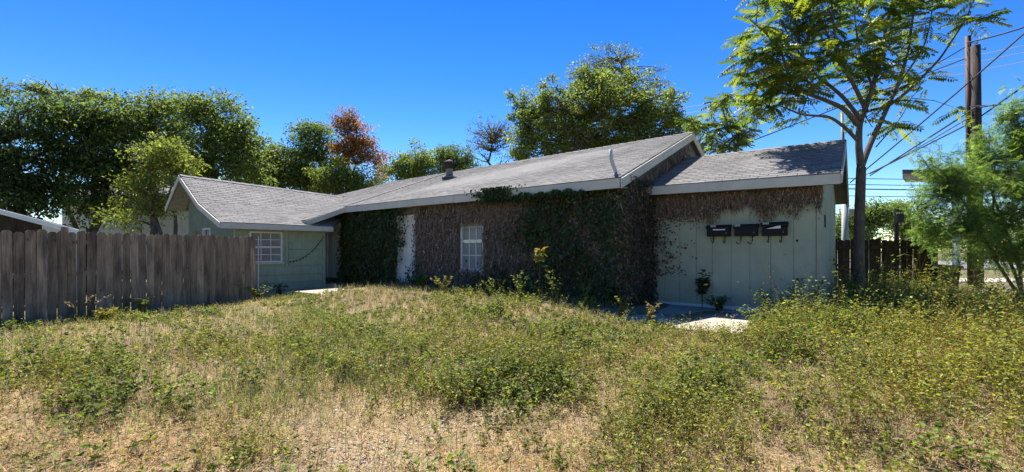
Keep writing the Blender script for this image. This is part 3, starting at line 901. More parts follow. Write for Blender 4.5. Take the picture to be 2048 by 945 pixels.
# where the growth sits on the main front wall, a in metres left of the corner, z height
def mask_green(a, z):
    h1 = np.exp(-((a + 8.85) / 1.05) ** 4) * (z < 2.95)
    edge = np.interp(z, [0.5, 1.2, 1.7, 2.15, 2.5, 3.0], [-7.36, -7.3, -7.1, -6.9, -6.7, -6.5]) + 0.10 * np.sin(z * 11) + 0.06 * np.sin(z * 29)
    h1 = (np.exp(-((a + 8.85) / 1.75) ** 8) * (z < 2.95)) * (a < edge) * (a > -10.45)
    h2 = 1 / (1 + np.exp((-a - 2.35 + 0.35 * np.sin(z * 2.3) + 0.25 * np.sin(z * 5.1 + 1)) * 5)) * (0.45 + 0.55 * vnoise(a, z, 1.6, 4))
    h3 = np.exp(-(((a + 3.0) / 0.9) ** 2 + ((z - 0.6) / 0.5) ** 2)) + np.exp(-(((a + 6.3) / 0.4) ** 2 + ((z - 0.5) / 0.5) ** 2)) * .8
    return h1, np.clip(h2 + 0.8 * h3, 0, 1)
# thick clump by the door
n = 12000; a, z = wall_pts(rg, n, -10.55, -6.5, 0.45, 3.0); h1, h2 = mask_green(a, z); k = rg.random(n) < h1
a, z = a[k], z[k]
V, F, C, P_ = ivy('', '', a, z, 0.12 + 0.36 * vnoise(a, z, 2.2, 3), (0.030, 0.052, 0.018), [((0.055, 0.085, 0.028), .3), ((0.11, 0.09, 0.05), .08)], rg, (0.05, 0.10))
o = np_mesh('ivy', V, [F], M['ivyleaf'], C, origin=W(-8.8, -0.2, 0.5))
tag(o, 'dark green ivy mass hanging between the two white doors', 'ivy')
# right-hand ivy with the crest over the fascia
n = 26000; a, z = wall_pts(rg, n, -7.0, 0.02, 0.4, 2.92); h1, h2 = mask_green(a, z); k = rg.random(n) < h2 * (1 - 0.75 * ((a > -5.0) & (a < -3.7) & (z > 0.95) & (z < 2.6)))
a, z = a[k], z[k]
V, F, C, P_ = ivy('', '', a, z, 0.10 + 0.42 * vnoise(a, z, 2.4, 7), (0.030, 0.050, 0.018), [((0.05, 0.08, 0.026), .3), ((0.10, 0.08, 0.055), .16)], rg, (0.045, 0.09))
# growth climbing over the eave
n = 1500; a2 = np.concatenate([rg.normal(-3.15, 0.3, 700), rg.uniform(-2.9, -0.7, 800)]); z2 = 2.80 + np.concatenate([rg.uniform(0, .36, 700), rg.uniform(0, 0.20, 800) * (0.35 + 0.65 * vnoise(a2[700:], a2[700:] * 0, 4, 2))])
V2, F2, C2, _ = ivy('', '', a2, z2, 0.08, (0.022, 0.040, 0.014), [((0.05, 0.07, 0.02), .3)], rg, (0.05, 0.09), b0=-0.41)
V = np.concatenate([V, V2]); F = np.concatenate([F, F2 + len(C)]); C = np.concatenate([C, C2])
o = np_mesh('ivy', V, [F], M['ivyleaf'], C, origin=W(-1.5, -0.2, 0.4))
tag(o, 'broad dark ivy sheet reaching over the eave at the gabled corner', 'ivy')

# dead vine: thin hanging strands and small dry leaves
def strands(rng, a, z, ln, wd, col, nn, tang, base):
    n = len(a)
    pos = base + nn[None] * rng.uniform(0.01, 0.12, (n, 1))
    d = tang[None] * rng.normal(0, 0.32, (n, 1)) + np.array([[0, 0, -1.0]]) + nn[None] * rng.normal(0, 0.1, (n, 1))
    side = tang[None] + nn[None] * rng.normal(0, 0.6, (n, 1)); side = unit(side)
    d = unit(d); ln = ln[:, None]; wd = wd[:, None]
    m = pos + d * ln * .5 + tang[None] * rng.normal(0, 0.012, (n, 1)) + nn[None] * 0.02; t = pos + d * ln
    V = np.stack([pos - side * wd, pos + side * wd, m + side * wd, m - side * wd, t], 1).reshape(-1, 3)
    k = np.arange(n)[:, None] * 5
    return V, [k + np.array([[0, 1, 2, 3]]), k + np.array([[3, 2, 4]])], np.repeat(col, 5, 0)
VC = [((0.12, 0.092, 0.078), .3), ((0.30, 0.25, 0.215), .24), ((0.17, 0.11, 0.078), .18)]
n = 22000; a = rg.uniform(-7.1, 0.0, n); z = rg.uniform(0.55, 2.92, n)
win = (a > -4.78) & (a < -3.86) & (z > 1.12) & (z < 2.42); dr = (a < -6.55)
k = ~win & ~dr & (rg.random(n) > 0.5 * (a > -2.7)); a, z = a[k], z[k]; n = len(a)
V, Fs, C = strands(rg, a, z, rg.uniform(0.08, 0.42, n), rg.uniform(0.003, 0.009, n), jitter(rg, (0.20, 0.155, 0.13), n, .35, VC), nfront, U3, onwall(a, np.zeros(n), z))
n = 9000; a = rg.uniform(-6.7, 0.0, n); z = rg.uniform(0.6, 2.92, n); k = ~((a > -4.78) & (a < -3.86) & (z > 1.05) & (z < 2.38)); a, z = a[k], z[k]
V2, F2, C2, _ = ivy('', '', a, z, 0.13, (0.18, 0.14, 0.112), VC, rg, (0.03, 0.07))
o = np_mesh('dead_vine', np.concatenate([V, V2]), Fs + [F2 + len(V)], M['vine'], np.concatenate([C, C2]), origin=W(-4, -0.1, 0.5))
tag(o, 'dry brown dead vine matted around the white sash window', 'vine')
# on the end wall and gable, and along the top of the right wing
n = 5200; b_ = rg.uniform(0.0, 1.55, n); z = rg.uniform(0.4, 2.95, n)
V, Fs, C = strands(rg, b_, z, rg.uniform(0.08, 0.28, n), rg.uniform(0.003, 0.008, n), jitter(rg, (0.15, 0.12, 0.1), n, .4, VC), nend, V3, onwall(np.zeros(n), b_, z))
n = 3400; b_g = rg.uniform(0.0, 4.4, n); zg = rg.uniform(2.9, 4.85, n); k = zg < 2.98 + .385 * b_g; b_g, zg = b_g[k], zg[k]; n = len(zg)
Vg, Fg, Cg = strands(rg, b_g, zg, rg.uniform(0.08, 0.28, n), rg.uniform(0.005, 0.011, n), jitter(rg, (0.13, 0.105, 0.09), n, .4, VC), nend, V3, onwall(np.zeros(n), b_g, zg))
Fs = Fs + [f + len(V) for f in Fg]; V = np.concatenate([V, Vg]); C = np.concatenate([C, Cg])
n = 2600; b2 = rg.uniform(0.0, 1.5, n); z2 = rg.uniform(0.4, 3.2, n)
V2, F2, C2, _ = ivy('', '', b2, z2, 0.2, (0.05, 0.045, 0.034), [((0.025, 0.04, 0.016), .4), ((0.1, 0.08, 0.06), .2)], rg, (0.04, 0.08), end=True)
o = np_mesh('dead_vine', np.concatenate([V, V2]), Fs + [F2 + len(V)], M['vine'], np.concatenate([C, C2]), origin=W(0.05, 0.7, 0.4))
tag(o, 'dead vine hanging on the gable end beside the concrete pad', 'vine')
n = 9000; a = rg.uniform(0.03, 3.38, n); z = 2.88 - np.abs(rg.normal(0, 1, n)) * (0.07 + 0.22 * vnoise(a, a * 0, 3.1, 6)) - 0.06 * rg.random(n) - 0.35 * rg.random(n) ** 3 * np.exp(-a)
k = (z > 2.2); a, z = a[k], z[k]; n = len(a)
V, Fs, C = strands(rg, a, z, rg.uniform(0.05, 0.16, n), rg.uniform(0.003, 0.007, n), jitter(rg, (0.16, 0.115, 0.085), n, .4, VC), nfront, U3, onwall(a, np.full(n, BR - 0.02), z))
n = 5200; a = rg.uniform(0.03, 3.38, n); z = 2.88 - np.abs(rg.normal(0, 1, n)) * (0.08 + 0.26 * vnoise(a, a * 0, 3.1, 6))
V2, F2, C2, _ = ivy('', '', a, z, 0.09, (0.18, 0.125, 0.085), [((0.42, 0.37, 0.31), .16), ((0.085, 0.062, 0.045), .35)], rg, (0.02, 0.05), b0=BR - 0.02)
n = 900; a = np.abs(rg.normal(0, 0.35, n)) + 0.02; z = rg.uniform(1.0, 2.9, n)
V3_, F3, C3, _ = ivy('', '', a, z, 0.1, (0.07, 0.055, 0.042), VC, rg, (0.03, 0.06), b0=BR - 0.02)
o = np_mesh('dead_vine', np.concatenate([V, V2, V3_]), Fs + [F2 + len(V), F3 + len(V) + len(V2)], M['vine'], np.concatenate([C, C2, C3]), origin=W(1.6, BR - 0.05, 2.3))
tag(o, 'band of dry brown vine under the eave above the mailboxes', 'vine')
q_ = rg.uniform(0, 1, 1500); z = rg.uniform(0.4, 2.9, 1500); n = 1500
pos = onwall(rg.uniform(-.12, .10, n), rg.uniform(-.10, .12, n), z)
ax = np.array([[0, 0, -1.0]]) + rg.normal(0, .5, (n, 3)); L = rg.uniform(.045, .09, n)
V, F, C = leaves_np(pos, ax, (nfront + nend)[None] + rg.normal(0, .5, (n, 3)), L, L * .7, jitter(rg, (0.05, 0.06, 0.03), n, .4, [((.03, .05, .018), .4), ((.15, .12, .09), .3)]))
tag(np_mesh('ivy', V, [F], M['ivyleaf'], C, origin=W(0, 0, 0.4)), 'ivy strip wrapping the outer corner below the low eave end', 'ivy')
# woody vine stems up the corner
mb = MB()
for k in range(9):
    b0 = 0.1 + 0.15 * k; pts = []
    for j in range(9):
        zz_ = 0.45 + j * 0.33
        pts.append(np.array(W(0.03 + 0.03 * math.sin(j + k), b0 + 0.10 * math.sin(j * 1.3 + k * 2), zz_)))
    mb.tube(pts, [0.016 - 0.0014 * j for j in range(9)], 5)
for k in range(7):
    pts = [np.array(W(0.05 + 0.16 * j + 0.05 * math.sin(k + j), BR - 0.04, 2.2 + 0.08 * k + 0.09 * math.sin(j * 0.8 + k) + 0.02 * j)) for j in range(12)]
    mb.tube(pts, 0.006, 4)
tag(obj('vine_stems', mb, M['bark'], origin=W(0.03, 0.7, 0.45)), 'bare woody vine stems climbing the corner beneath the gable', 'vine')

# ------------------------------------------------------------------ trees
def limb(mb, p, q, r0, r1, rng, wob=0.08, seg=5, n=5):
    p, q = np.array(p, float), np.array(q, float); L = np.linalg.norm(q - p)
    pts = [p]
    for i in range(1, seg):
        t = i / seg
        pts.append(p + (q - p) * t + rng.normal(0, wob * L * 0.5, 3) * math.sin(math.pi * t) + np.array([0, 0, 0.10 * L * math.sin(math.pi * t) * (0.5)]))
    pts.append(q)
    mb.tube(pts, [r0 + (r1 - r0) * i / seg for i in range(seg + 1)], n)
    return pts

def broad_tree(name, label, base_px, d, blobs, nleaf, lsize, col, alts, seed, trunk_r=0.18, ncl=70, sig=0.45, bark='bark', depth=0.8,
               branch_frac=0.5, cat='tree', group=None, upb=0.5, base_z=None, wl=0.55, stems=1, shell=0.42):
    """blobs: (px, py, rx, ry, weight, depth offset) in photo pixels at distance d"""
    rng = np.random.default_rng(seed); ncl = int(ncl * 2.1); sig *= 0.68; nleaf = int(nleaf * 1.15)
    bx = (base_px - CX) / FPX * d
    bz = float(ground_z(bx, d)) - 0.05 if base_z is None else base_z
    r = thing(name, label, cat, (bx, d, bz), group)
    wts = np.array([b[2] * b[3] * b[4] for b in blobs], float); wts /= wts.sum()
    cen = []
    for b, w in zip(blobs, wts):
        k = max(3, int(round(ncl * w))); dd = d + (b[5] if len(b) > 5 else 0)
        c = np.array(at(b[0], b[1], dd)); rx, ry = b[2] / FPX * dd, b[3] / FPX * dd; rz = min(rx, ry * 1.5) * depth
        q = rdir(rng, k) * (rng.random((k, 1)) ** shell) * rng.uniform(.86, 1.17, (k, 1))
        cen.append(c + q * np.array([rx, rz, ry]))
    cen = np.concatenate(cen)
    cen[:, 2] = np.maximum(cen[:, 2], bz + 0.4)
    # trunk and limbs
    mb = MB()
    lowz = np.percentile(cen[:, 2], 12); cm = cen.mean(0)
    forks = []
    for s_ in range(stems):
        off = rng.normal(0, 0.15 * (stems > 1), 3); off[2] = 0
        sx = cm[0] + (rng.normal(0, 0.5) if stems > 1 else 0)
        fork = np.array([bx + (sx - bx) * 0.45, d + (cm[1] - d) * 0.5, max(bz + 0.8, bz + (lowz - bz) * rng.uniform(.75, .95))]) + off
        top = np.array([cm[0], cm[1], bz + (np.percentile(cen[:, 2], 85) - bz)]) + rng.normal(0, 0.3, 3)
        p1 = limb(mb, np.array([bx, d, bz]) + off, fork, trunk_r, trunk_r * 0.72, rng, 0.05, 4, 8)
        p2 = limb(mb, fork, top, trunk_r * 0.72, trunk_r * 0.15, rng, 0.10, 6, 6)
        forks.append(p1[-2:] + p2[:-1])
    spine = np.array([p for f in forks for p in f])
    idx = rng.permutation(len(cen))[:int(len(cen) * branch_frac * 0.6)]
    for i in idx:
        c = cen[i]
        cand = spine[spine[:, 2] < c[2] + 0.3]
        if len(cand) == 0: cand = spine[:1]
        dist = np.linalg.norm(cand - c, axis=1) + 0.8 * np.maximum(0, cand[:, 2] - c[2] + 0.4)
        s = cand[np.argmin(dist)]
        limb(mb, s, c, max(0.02, trunk_r * 0.30), 0.008, rng, 0.12, 4, 4)
        for _ in range(3):
            limb(mb, s + (c - s) * rng.uniform(.5, .9), c + rng.normal(0, sig, 3), 0.014, 0.004, rng, 0.1, 2, 3)
    obj('trunk', mb, M[bark], r, True)
    nleaf = int(nleaf * 1.15); per = max(4, nleaf // len(cen)); n = per * len(cen)
    sg = sig * rng.uniform(0.55, 1.5, len(cen))
    gq = rdir(rng, n) * (rng.random((n, 1)) ** 0.5) * 1.75
    pos = np.repeat(cen, per, 0) + gq * np.repeat(sg, per)[:, None] * np.array([1, 1, 0.7])
    pos[:, 2] = np.maximum(pos[:, 2], bz + 0.25)
    outd = unit(pos - np.repeat(cen, per, 0))
    ax = outd * 0.8 + rng.normal(0, 0.6, (n, 3)); ax[:, 2] -= 0.3
    nr = rdir(rng, n, upb * 1.6)
    ln = lsize * rng.uniform(0.6, 1.3, n)
    cc = jitter(rng, col, n, 0.28, alts)
    cc *= np.repeat(rng.uniform(0.75, 1.25, (len(cen), 1)), per, 0)
    V, F, C = leaves_np(pos, ax, nr, ln, ln * wl, cc)
    np_mesh('crown', V, [F], M['leaf'], C, parent=r)
    return r

DG = (0.100, 0.148, 0.046); MG = (0.158, 0.208, 0.060); YG = (0.25, 0.28, 0.055)
broad_tree('broadleaf_tree', 'tall dark green tree above the shed', 60, 19.5, [(40, 270, 120, 95, 1), (95, 235, 60, 52, .8), (30, 380, 120, 80, 1), (-60, 330, 120, 130, 1), (110, 400, 70, 60, .8)], 20000, 0.15, DG, [(MG, .25), ((.03, .05, .018), .3)], 31, 0.25, 100, 0.5)
broad_tree('broadleaf_tree', 'dark dense tree between the shed and the pale building', 190, 21, [(180, 265, 80, 75, 1), (195, 375, 90, 75, 1), (240, 235, 50, 42, .8), (150, 225, 45, 35, .7), (215, 325, 70, 60, .8)], 17000, 0.15, MG, [(DG, .4), (YG, .08), ((.03, .05, .018), .25)], 32, 0.22, 90, 0.5)
broad_tree('broadleaf_tree', 'thin olive tree with sky gaps behind the yellow green one', 300, 23, [(300, 250, 80, 58, 1), (345, 222, 48, 35, .8), (285, 330, 60, 60, .7), (360, 280, 45, 45, .7)], 11000, 0.14, MG, [(YG, .45)], 33, 0.16, 70, 0.5, branch_frac=.9)
broad_tree('broadleaf_tree', 'small yellow green tree leaning by the wing gable', 338, 17.2, [(325, 312, 55, 32, 1.2), (360, 330, 40, 25, .8), (300, 385, 55, 45, .8), (250, 425, 60, 30, .4), (340, 405, 30, 25, .4)], 5200, 0.12, MG, [(YG, .55), ((.17, .16, .03), .15)], 34, 0.09, 46, 0.34, branch_frac=1.0, stems=3)
broad_tree('broadleaf_tree', 'rounded green tree behind the wing ridge', 430, 20.5, [(435, 250, 64, 58, 1), (400, 228, 42, 34, .7), (475, 300, 50, 60, .8), (400, 330, 80, 60, 1), (500, 345, 40, 40, .7)], 16500, 0.14, MG, [(DG, .4), (YG, .15)], 35, 0.2, 85, 0.45)
broad_tree('broadleaf_tree', 'low bushy tree behind the middle of the wing roof', 560, 25, [(560, 325, 62, 42, 1), (525, 340, 55, 44, .9), (605, 350, 50, 38, .9), (570, 365, 70, 25, .8)], 11000, 0.14, MG, [(YG, .3), (DG, .2), ((.10, .085, .06), .08)], 36, 0.15, 60, 0.45, branch_frac=.8)
broad_tree('broadleaf_tree', 'upright green tree beside the rust red one', 630, 26, [(628, 265, 38, 32, 1), (615, 310, 50, 40, 1), (660, 340, 45, 45, 1)], 9500, 0.14, MG, [(DG, .45), (YG, .1)], 37, 0.16, 65, 0.42)
broad_tree('red_tree', 'rust red tree with thinning leaves behind the roof valley', 705, 25, [(690, 245, 26, 26, 1), (712, 285, 40, 38, 1.2), (745, 310, 26, 26, .8), (690, 300, 25, 30, .7), (755, 345, 22, 22, .4)], 5200, 0.13, (0.29, 0.118, 0.045), [((.38, .18, .06), .35), ((.16, .08, .05), .2), ((.16, .19, .06), .10)], 38, 0.12, 60, 0.34, branch_frac=1.0)
broad_tree('broadleaf_tree', 'bright green bush under the rust red tree', 690, 23.5, [(700, 362, 60, 28, 1), (650, 362, 45, 25, .8)], 6500, 0.13, MG, [(YG, .35), (DG, .2)], 39, 0.1, 45, 0.4, stems=2)
broad_tree('broadleaf_tree', 'green tree behind the roof with the turbine vent nearer it', 825, 30, [(830, 320, 42, 30, 1), (800, 345, 50, 28, .9), (845, 345, 40, 30, .8)], 7500, 0.15, MG, [(YG, .35), (DG, .25)], 40, 0.15, 52, 0.45)
broad_tree('broadleaf_tree', 'dark tree just right of the turbine vent', 905, 31, [(910, 318, 38, 28, 1), (880, 310, 20, 18, .6), (925, 340, 40, 25, .8)], 5800, 0.15, DG, [(MG, .4)], 41, 0.14, 44, 0.42)
broad_tree('bare_tree', 'sparse half bare tree with dark crooked branches against the sky', 990, 27, [(985, 265, 50, 35, 1), (960, 290, 35, 35, .7), (1010, 290, 30, 40, .7)], 1500, 0.11, (0.10, 0.105, 0.045), [((.14, .11, .06), .3)], 42, 0.13, 60, 0.32, branch_frac=1.0)
broad_tree('broadleaf_tree', 'largest spreading green tree with wispy top behind the main ridge', 1210, 22, [(1205, 222, 135, 72, 1), (1100, 245, 72, 68, 1), (1320, 235, 66, 55, 1), (1060, 295, 42, 45, .8), (1365, 265, 30, 32, .6), (1230, 290, 165, 38, 1), (1190, 165, 90, 30, .5)],
           34000, 0.13, (0.165, 0.215, 0.055), [(YG, .30), (DG, .2), ((.17, .165, .06), .06)], 43, 0.28, 230, 0.36, branch_frac=.8, bark='palebark')
broad_tree('wispy_tree', 'thin bare topped tree standing above the spreading green crown', 1240, 23.5, [(1230, 115, 60, 28, 1), (1200, 160, 60, 35, .8), (1290, 170, 55, 40, .8), (1160, 130, 20, 20, .4), (1320, 140, 16, 14, .4)], 2100, 0.13, (0.10, 0.12, 0.035), [(YG, .4)], 44, 0.16, 60, 0.3, branch_frac=1.0, bark='palebark')
broad_tree('broadleaf_tree', 'narrow leafy spire left of the spreading crown', 1045, 22.5, [(1045, 215, 16, 55, 1), (1022, 190, 5, 14, .5), (1060, 260, 30, 45, 1)], 2600, 0.12, MG, [(YG, .5)], 45, 0.09, 30, 0.26)
broad_tree('wispy_tree', 'loose leafy tops poking above the dark left trees', 150, 23, [(70, 180, 30, 16, .5), (130, 195, 20, 14, .4), (185, 190, 25, 14, .4), (215, 200, 20, 14, .4), (20, 178, 20, 14, .4)], 1500, 0.14, MG, [(YG, .3)], 48, 0.12, 30, 0.3, branch_frac=1.0)
# far trees seen past the right wing
broad_tree('broadleaf_tree', 'far round green tree past the grey metal mast', 1740, 38, [(1745, 430, 42, 26, 1), (1715, 450, 40, 28, 1)], 5200, 0.24, DG, [(MG, .4)], 46, 0.2, 40, 0.7)
broad_tree('broadleaf_tree', 'far pale feathery tree over the dark fence', 1800, 45, [(1800, 430, 34, 25, 1), (1820, 455, 40, 20, .8)], 3800, 0.24, MG, [(YG, .4)], 47, 0.18, 34, 0.7)
for k, (px_, d_, w_, h_) in enumerate(((1690, 60, 60, 22), (1850, 70, 70, 28), (1950, 80, 90, 30), (2060, 75, 80, 34), (2180, 70, 90, 40))):
    lb = ['low hazy tree seen beside the mast foot', 'low hazy tree at the end of the dark fence', 'low hazy tree across the street behind the pole pair', 'broad hazy tree across the street behind the feathery tree', 'broad hazy tree at the far end of the street'][k]
    broad_tree('far_tree', lb, px_, d_, [(px_, 478, w_, h_, 1)], 2600, 0.42, (0.075, 0.10, 0.05), [(MG, .3)], 60 + k, 0.25, 30, 1.2)
# filler trees that close the horizon beyond the frame edges
broad_tree('broadleaf_tree', 'broad dark tree beyond the shed at the yard edge', -140, 17, [(-170, 300, 130, 120, 1), (-150, 400, 150, 80, 1)], 9000, 0.16, DG, [(MG, .25)], 71, 0.22, 60, 0.55)

# ---- compound-leaved tree by the right wing corner
def pinnate(rng, L, pairs, lw, droop, col):
    """one drooping compound leaf lying along +X with its rachis, local space"""
    xs = np.linspace(0.12, 1.0, pairs); P = []; A = []; Nn = []
    for x in xs:
        z = -droop * L * x * x
        for s in (-1, 1):
            P.append((x * L, 0, z)); A.append((0.45, s * 1.0, -0.45 + rng.normal(0, .1))); Nn.append((rng.normal(0, .15), s * .3 + rng.normal(0, .12), 1))
    P.append((L, 0, -droop * L)); A.append((1, 0, -.8)); Nn.append((0, 0, 1))
    n = len(P); ln = L * lw * rng.uniform(.85, 1.1, n) * np.concatenate([np.repeat(0.65 + 0.45 * np.sin(np.linspace(.5, 2.6, pairs)), 2), [0.7]])
    V, F, C = leaves_np(np.array(P, float), np.array(A, float), np.array(Nn, float), ln, ln * 0.40, jitter(rng, col, n, .18), 0.12)
    # rachis strip
    m = 5; xr = np.linspace(0, 1, m); rv = []
    for x in xr: rv += [(x * L, -0.004, -droop * L * x * x + .003), (x * L, 0.004, -droop * L * x * x + .003)]
    o = len(V); RF = np.array([[o + 2 * i, o + 2 * i + 1, o + 2 * i + 3, o + 2 * i + 2] for i in range(m - 1)])
    V = np.concatenate([V, np.array(rv)]); C = np.concatenate([C, np.repeat([[.16, .14, .05]], 2 * m, 0)])
    return V, F, RF, C

def compound_tree(name, label, base, d, limbs, seed, nleaf, llen, sep_leaves, tr):
    """limbs: (pixel path, r0, r1, depth change at the tip, leafy from fraction)"""
    rng = np.random.default_rng(seed)
    bx = (base[0] - CX) / FPX * d; bz = float(ground_z(bx, d)) - 0.1
    r = thing(name, label, 'tree', (bx, d, bz))
    mb = MB(); tips = []
    for li, (path, r0, r1, dd, lf) in enumerate(limbs):
        pts = []; back = .9 if li > 2 else (.9 if li else 0); lift = 0.0
        cum = [0]
        for i in range(1, len(path)): cum.append(cum[-1] + math.hypot(path[i][0] - path[i - 1][0], path[i][1] - path[i - 1][1]))
        for i, p in enumerate(path):
            dep = d + (p[2] if len(p) > 2 else (dd + back) * cum[i] / max(1, cum[-1]) + back * lift)
            q = np.array(at(p[0], p[1], dep)); 
            if path is limbs[0][0] and i == 0: q[2] = bz
            pts.append(q)
        # resample smooth
        P = np.array(pts); fine = []
        t = np.array(cum) / max(1e-6, cum[-1])
        for s in np.linspace(0, 1, 4 * len(pts)):
            fine.append([np.interp(s, t, P[:, k]) for k in range(3)])
        fine = np.array(fine)
        if len(fine) > 6: fine[1:-1] = (fine[:-2] + 2 * fine[1:-1] + fine[2:]) / 4
        mb.tube(fine, [r0 + (r1 - r0) * i / (len(fine) - 1) for i in range(len(fine))], 7)
        if lf < 1:
            for s in np.linspace(lf, 1, max(3, int((1 - lf) * cum[-1] / 14))):
                c = np.array([np.interp(s, np.linspace(0, 1, len(fine)), fine[:, k]) for k in range(3)])
                tips.append((c, 1.0 if s > .9 else 0.55))
                # side shoots
                if rng.random() < 0.75:
                    e = c + rng.normal(0, 1, 3) * np.array([.38, .5, .25]) + np.array([0, 0, .18])
                    mb.tube([c, (c + e) / 2 + rng.normal(0, .03, 3), e], [0.012, 0.009, 0.005], 4); tips.append((e, 1.0))
    obj('trunk', mb, M['bark'], r, True)
    meshes = []
    GA, GB, GC = (0.12, 0.172, 0.032), (0.225, 0.255, 0.035), (0.078, 0.12, 0.03)
    protos = []
    for k in range(9):
        col = [GA, GB, GC][k % 3]
        Vp, Fp, RF, Cp = pinnate(rng, 1.0, 9 + k % 3, 0.27, rng.uniform(.15, .45), col)
        protos.append((Vp, Fp, RF, Cp))
        meshes.append(np_mesh('leaf', Vp, [Fp, RF], M['ailleaf'], Cp, mesh_only=True))
    w = np.array([t[1] for t in tips]); w /= w.sum()
    pick = rng.choice(len(tips), nleaf, p=w)
    JV, JF3, JF4, JC, off = [], [], [], [], 0
    order = []
    for j in pick:
        c = tips[j][0] + rng.normal(0, .05, 3)
        yaw = rng.uniform(0, 2 * math.pi); pit = rng.uniform(-0.55, 0.5); rol = rng.normal(0, .35); s = llen * rng.uniform(.65, 1.2)
        order.append((c, yaw, pit, rol, s, int(rng.integers(0, 9))))
    order.sort(key=lambda o_: o_[0][1] - 0.6 * o_[4])
    for i, (c, yaw, pit, rol, s, m) in enumerate(order):
        mt = Matrix.Rotation(yaw, 4, 'Z') @ Matrix.Rotation(pit, 4, 'Y') @ Matrix.Rotation(rol, 4, 'X')
        if i < sep_leaves:
            o = bpy.data.objects.new('leaf', meshes[m])
            o.location = tuple(c - np.array(r.location)); o.rotation_euler = mt.to_euler(); o.scale = (s, s, s); link(o, r)
        else:
            Vp, Fp, RF, Cp = protos[m]; R = np.array(mt.to_3x3())
            JV.append(Vp @ R.T * s + c); JF3.append(Fp + off); JF4.append(RF + off); JC.append(Cp); off += len(Vp)
    if JV:
        o = np_mesh('crown', np.concatenate(JV), [np.concatenate(JF3), np.concatenate(JF4)], M['ailleaf'], np.concatenate(JC), parent=r)
        o['kind'] = 'stuff'
    return r
D = 10.5
limbs = [
    ([(1719, 612), (1717, 500), (1719, 420), (1722, 335)], 0.125, 0.098, 0.0, 1),
    ([(1722, 340), (1717, 292), (1718, 250), (1727, 228), (1740, 190), (1758, 135), (1769, 68), (1782, 17), (1795, -50)], 0.08, 0.02, -0.5, .45),
    ([(1723, 335), (1738, 294), (1755, 257), (1776, 213), (1800, 160), (1815, 110), (1825, 40), (1838, -40)], 0.07, 0.016, 0.7, .55),
    ([(1716, 250), (1688, 217), (1657, 203), (1603, 183), (1579, 156), (1562, 102), (1529, 64), (1500, 40)], 0.06, 0.012, -0.9, .35),
    ([(1714, 280), (1690, 255), (1661, 234), (1603, 230), (1556, 210), (1522, 221)], 0.045, 0.008, -0.2, .6),
    ([(1722, 240), (1688, 196), (1657, 169), (1617, 142), (1603, 102), (1590, 40), (1580, -20)], 0.05, 0.012, 0.6, .4),
    ([(1733, 223), (1711, 176), (1688, 135), (1671, 85), (1664, 17), (1660, -50)], 0.05, 0.012, -0.8, .35),
    ([(1776, 213), (1810, 188), (1840, 160), (1880, 118), (1905, 80), (1925, 50), (1950, -5)], 0.04, 0.01, 0.4, .82),
    ([(1752, 294), (1776, 267), (1803, 234), (1826, 190), (1845, 178)], 0.016, 0.006, 0.2, .8),
    ([(1745, 175), (1720, 110), (1712, 60), (1705, -20)], 0.03, 0.01, 0.9, .3),
    ([(1790, 180), (1825, 130), (1850, 90), (1862, 40), (1868, -30)], 0.025, 0.01, 0.9, .6),
    ([(1603, 183), (1560, 165), (1520, 110), (1490, 90)], 0.025, 0.008, 0.3, .3),
    ([(1640, 160), (1600, 110), (1560, 40), (1530, -20)], 0.03, 0.008, 0.9, .3),
    ([(1603, 183), (1570, 190), (1530, 170), (1510, 150)], 0.02, 0.007, -0.6, .3),
    ([(1690, 140), (1650, 60), (1630, 0), (1615, -50)], 0.03, 0.008, 0.2, .3),
    ([(1730, 225), (1735, 240), (1745, 255)], 0.012, 0.006, -0.4, .3),
    ([(1762, 245), (1780, 250), (1790, 246)], 0.012, 0.006, -0.3, .5),
]
compound_tree('compound_leaf_tree', 'slender tree with long compound leaves beside the mailbox wall corner', (1719, 612), D, limbs, 81, 800, 0.58, 300, 0.16)
limbs2 = [
    ([(1470, 420), (1468, 330), (1472, 290)], 0.06, 0.045, 0.0, 1),
    ([(1472, 300), (1465, 270), (1450, 240), (1445, 205)], 0.03, 0.008, -.4, .1),
    ([(1472, 300), (1482, 260), (1490, 220), (1500, 185), (1505, 165)], 0.035, 0.008, .3, .1),
    ([(1472, 295), (1495, 265), (1512, 245)], 0.025, 0.008, .5, .2),
    ([(1470, 300), (1440, 285), (1415, 270), (1405, 262)], 0.03, 0.008, -.2, .2),
    ([(1470, 300), (1430, 300), (1400, 295)], 0.02, 0.008, .6, .3),
]
compound_tree('compound_leaf_tree', 'young compound leaf tree behind the roof step between gable and ridge', (1470, 420), 15.5, limbs2, 82, 300, 0.55, 60, 0.06)

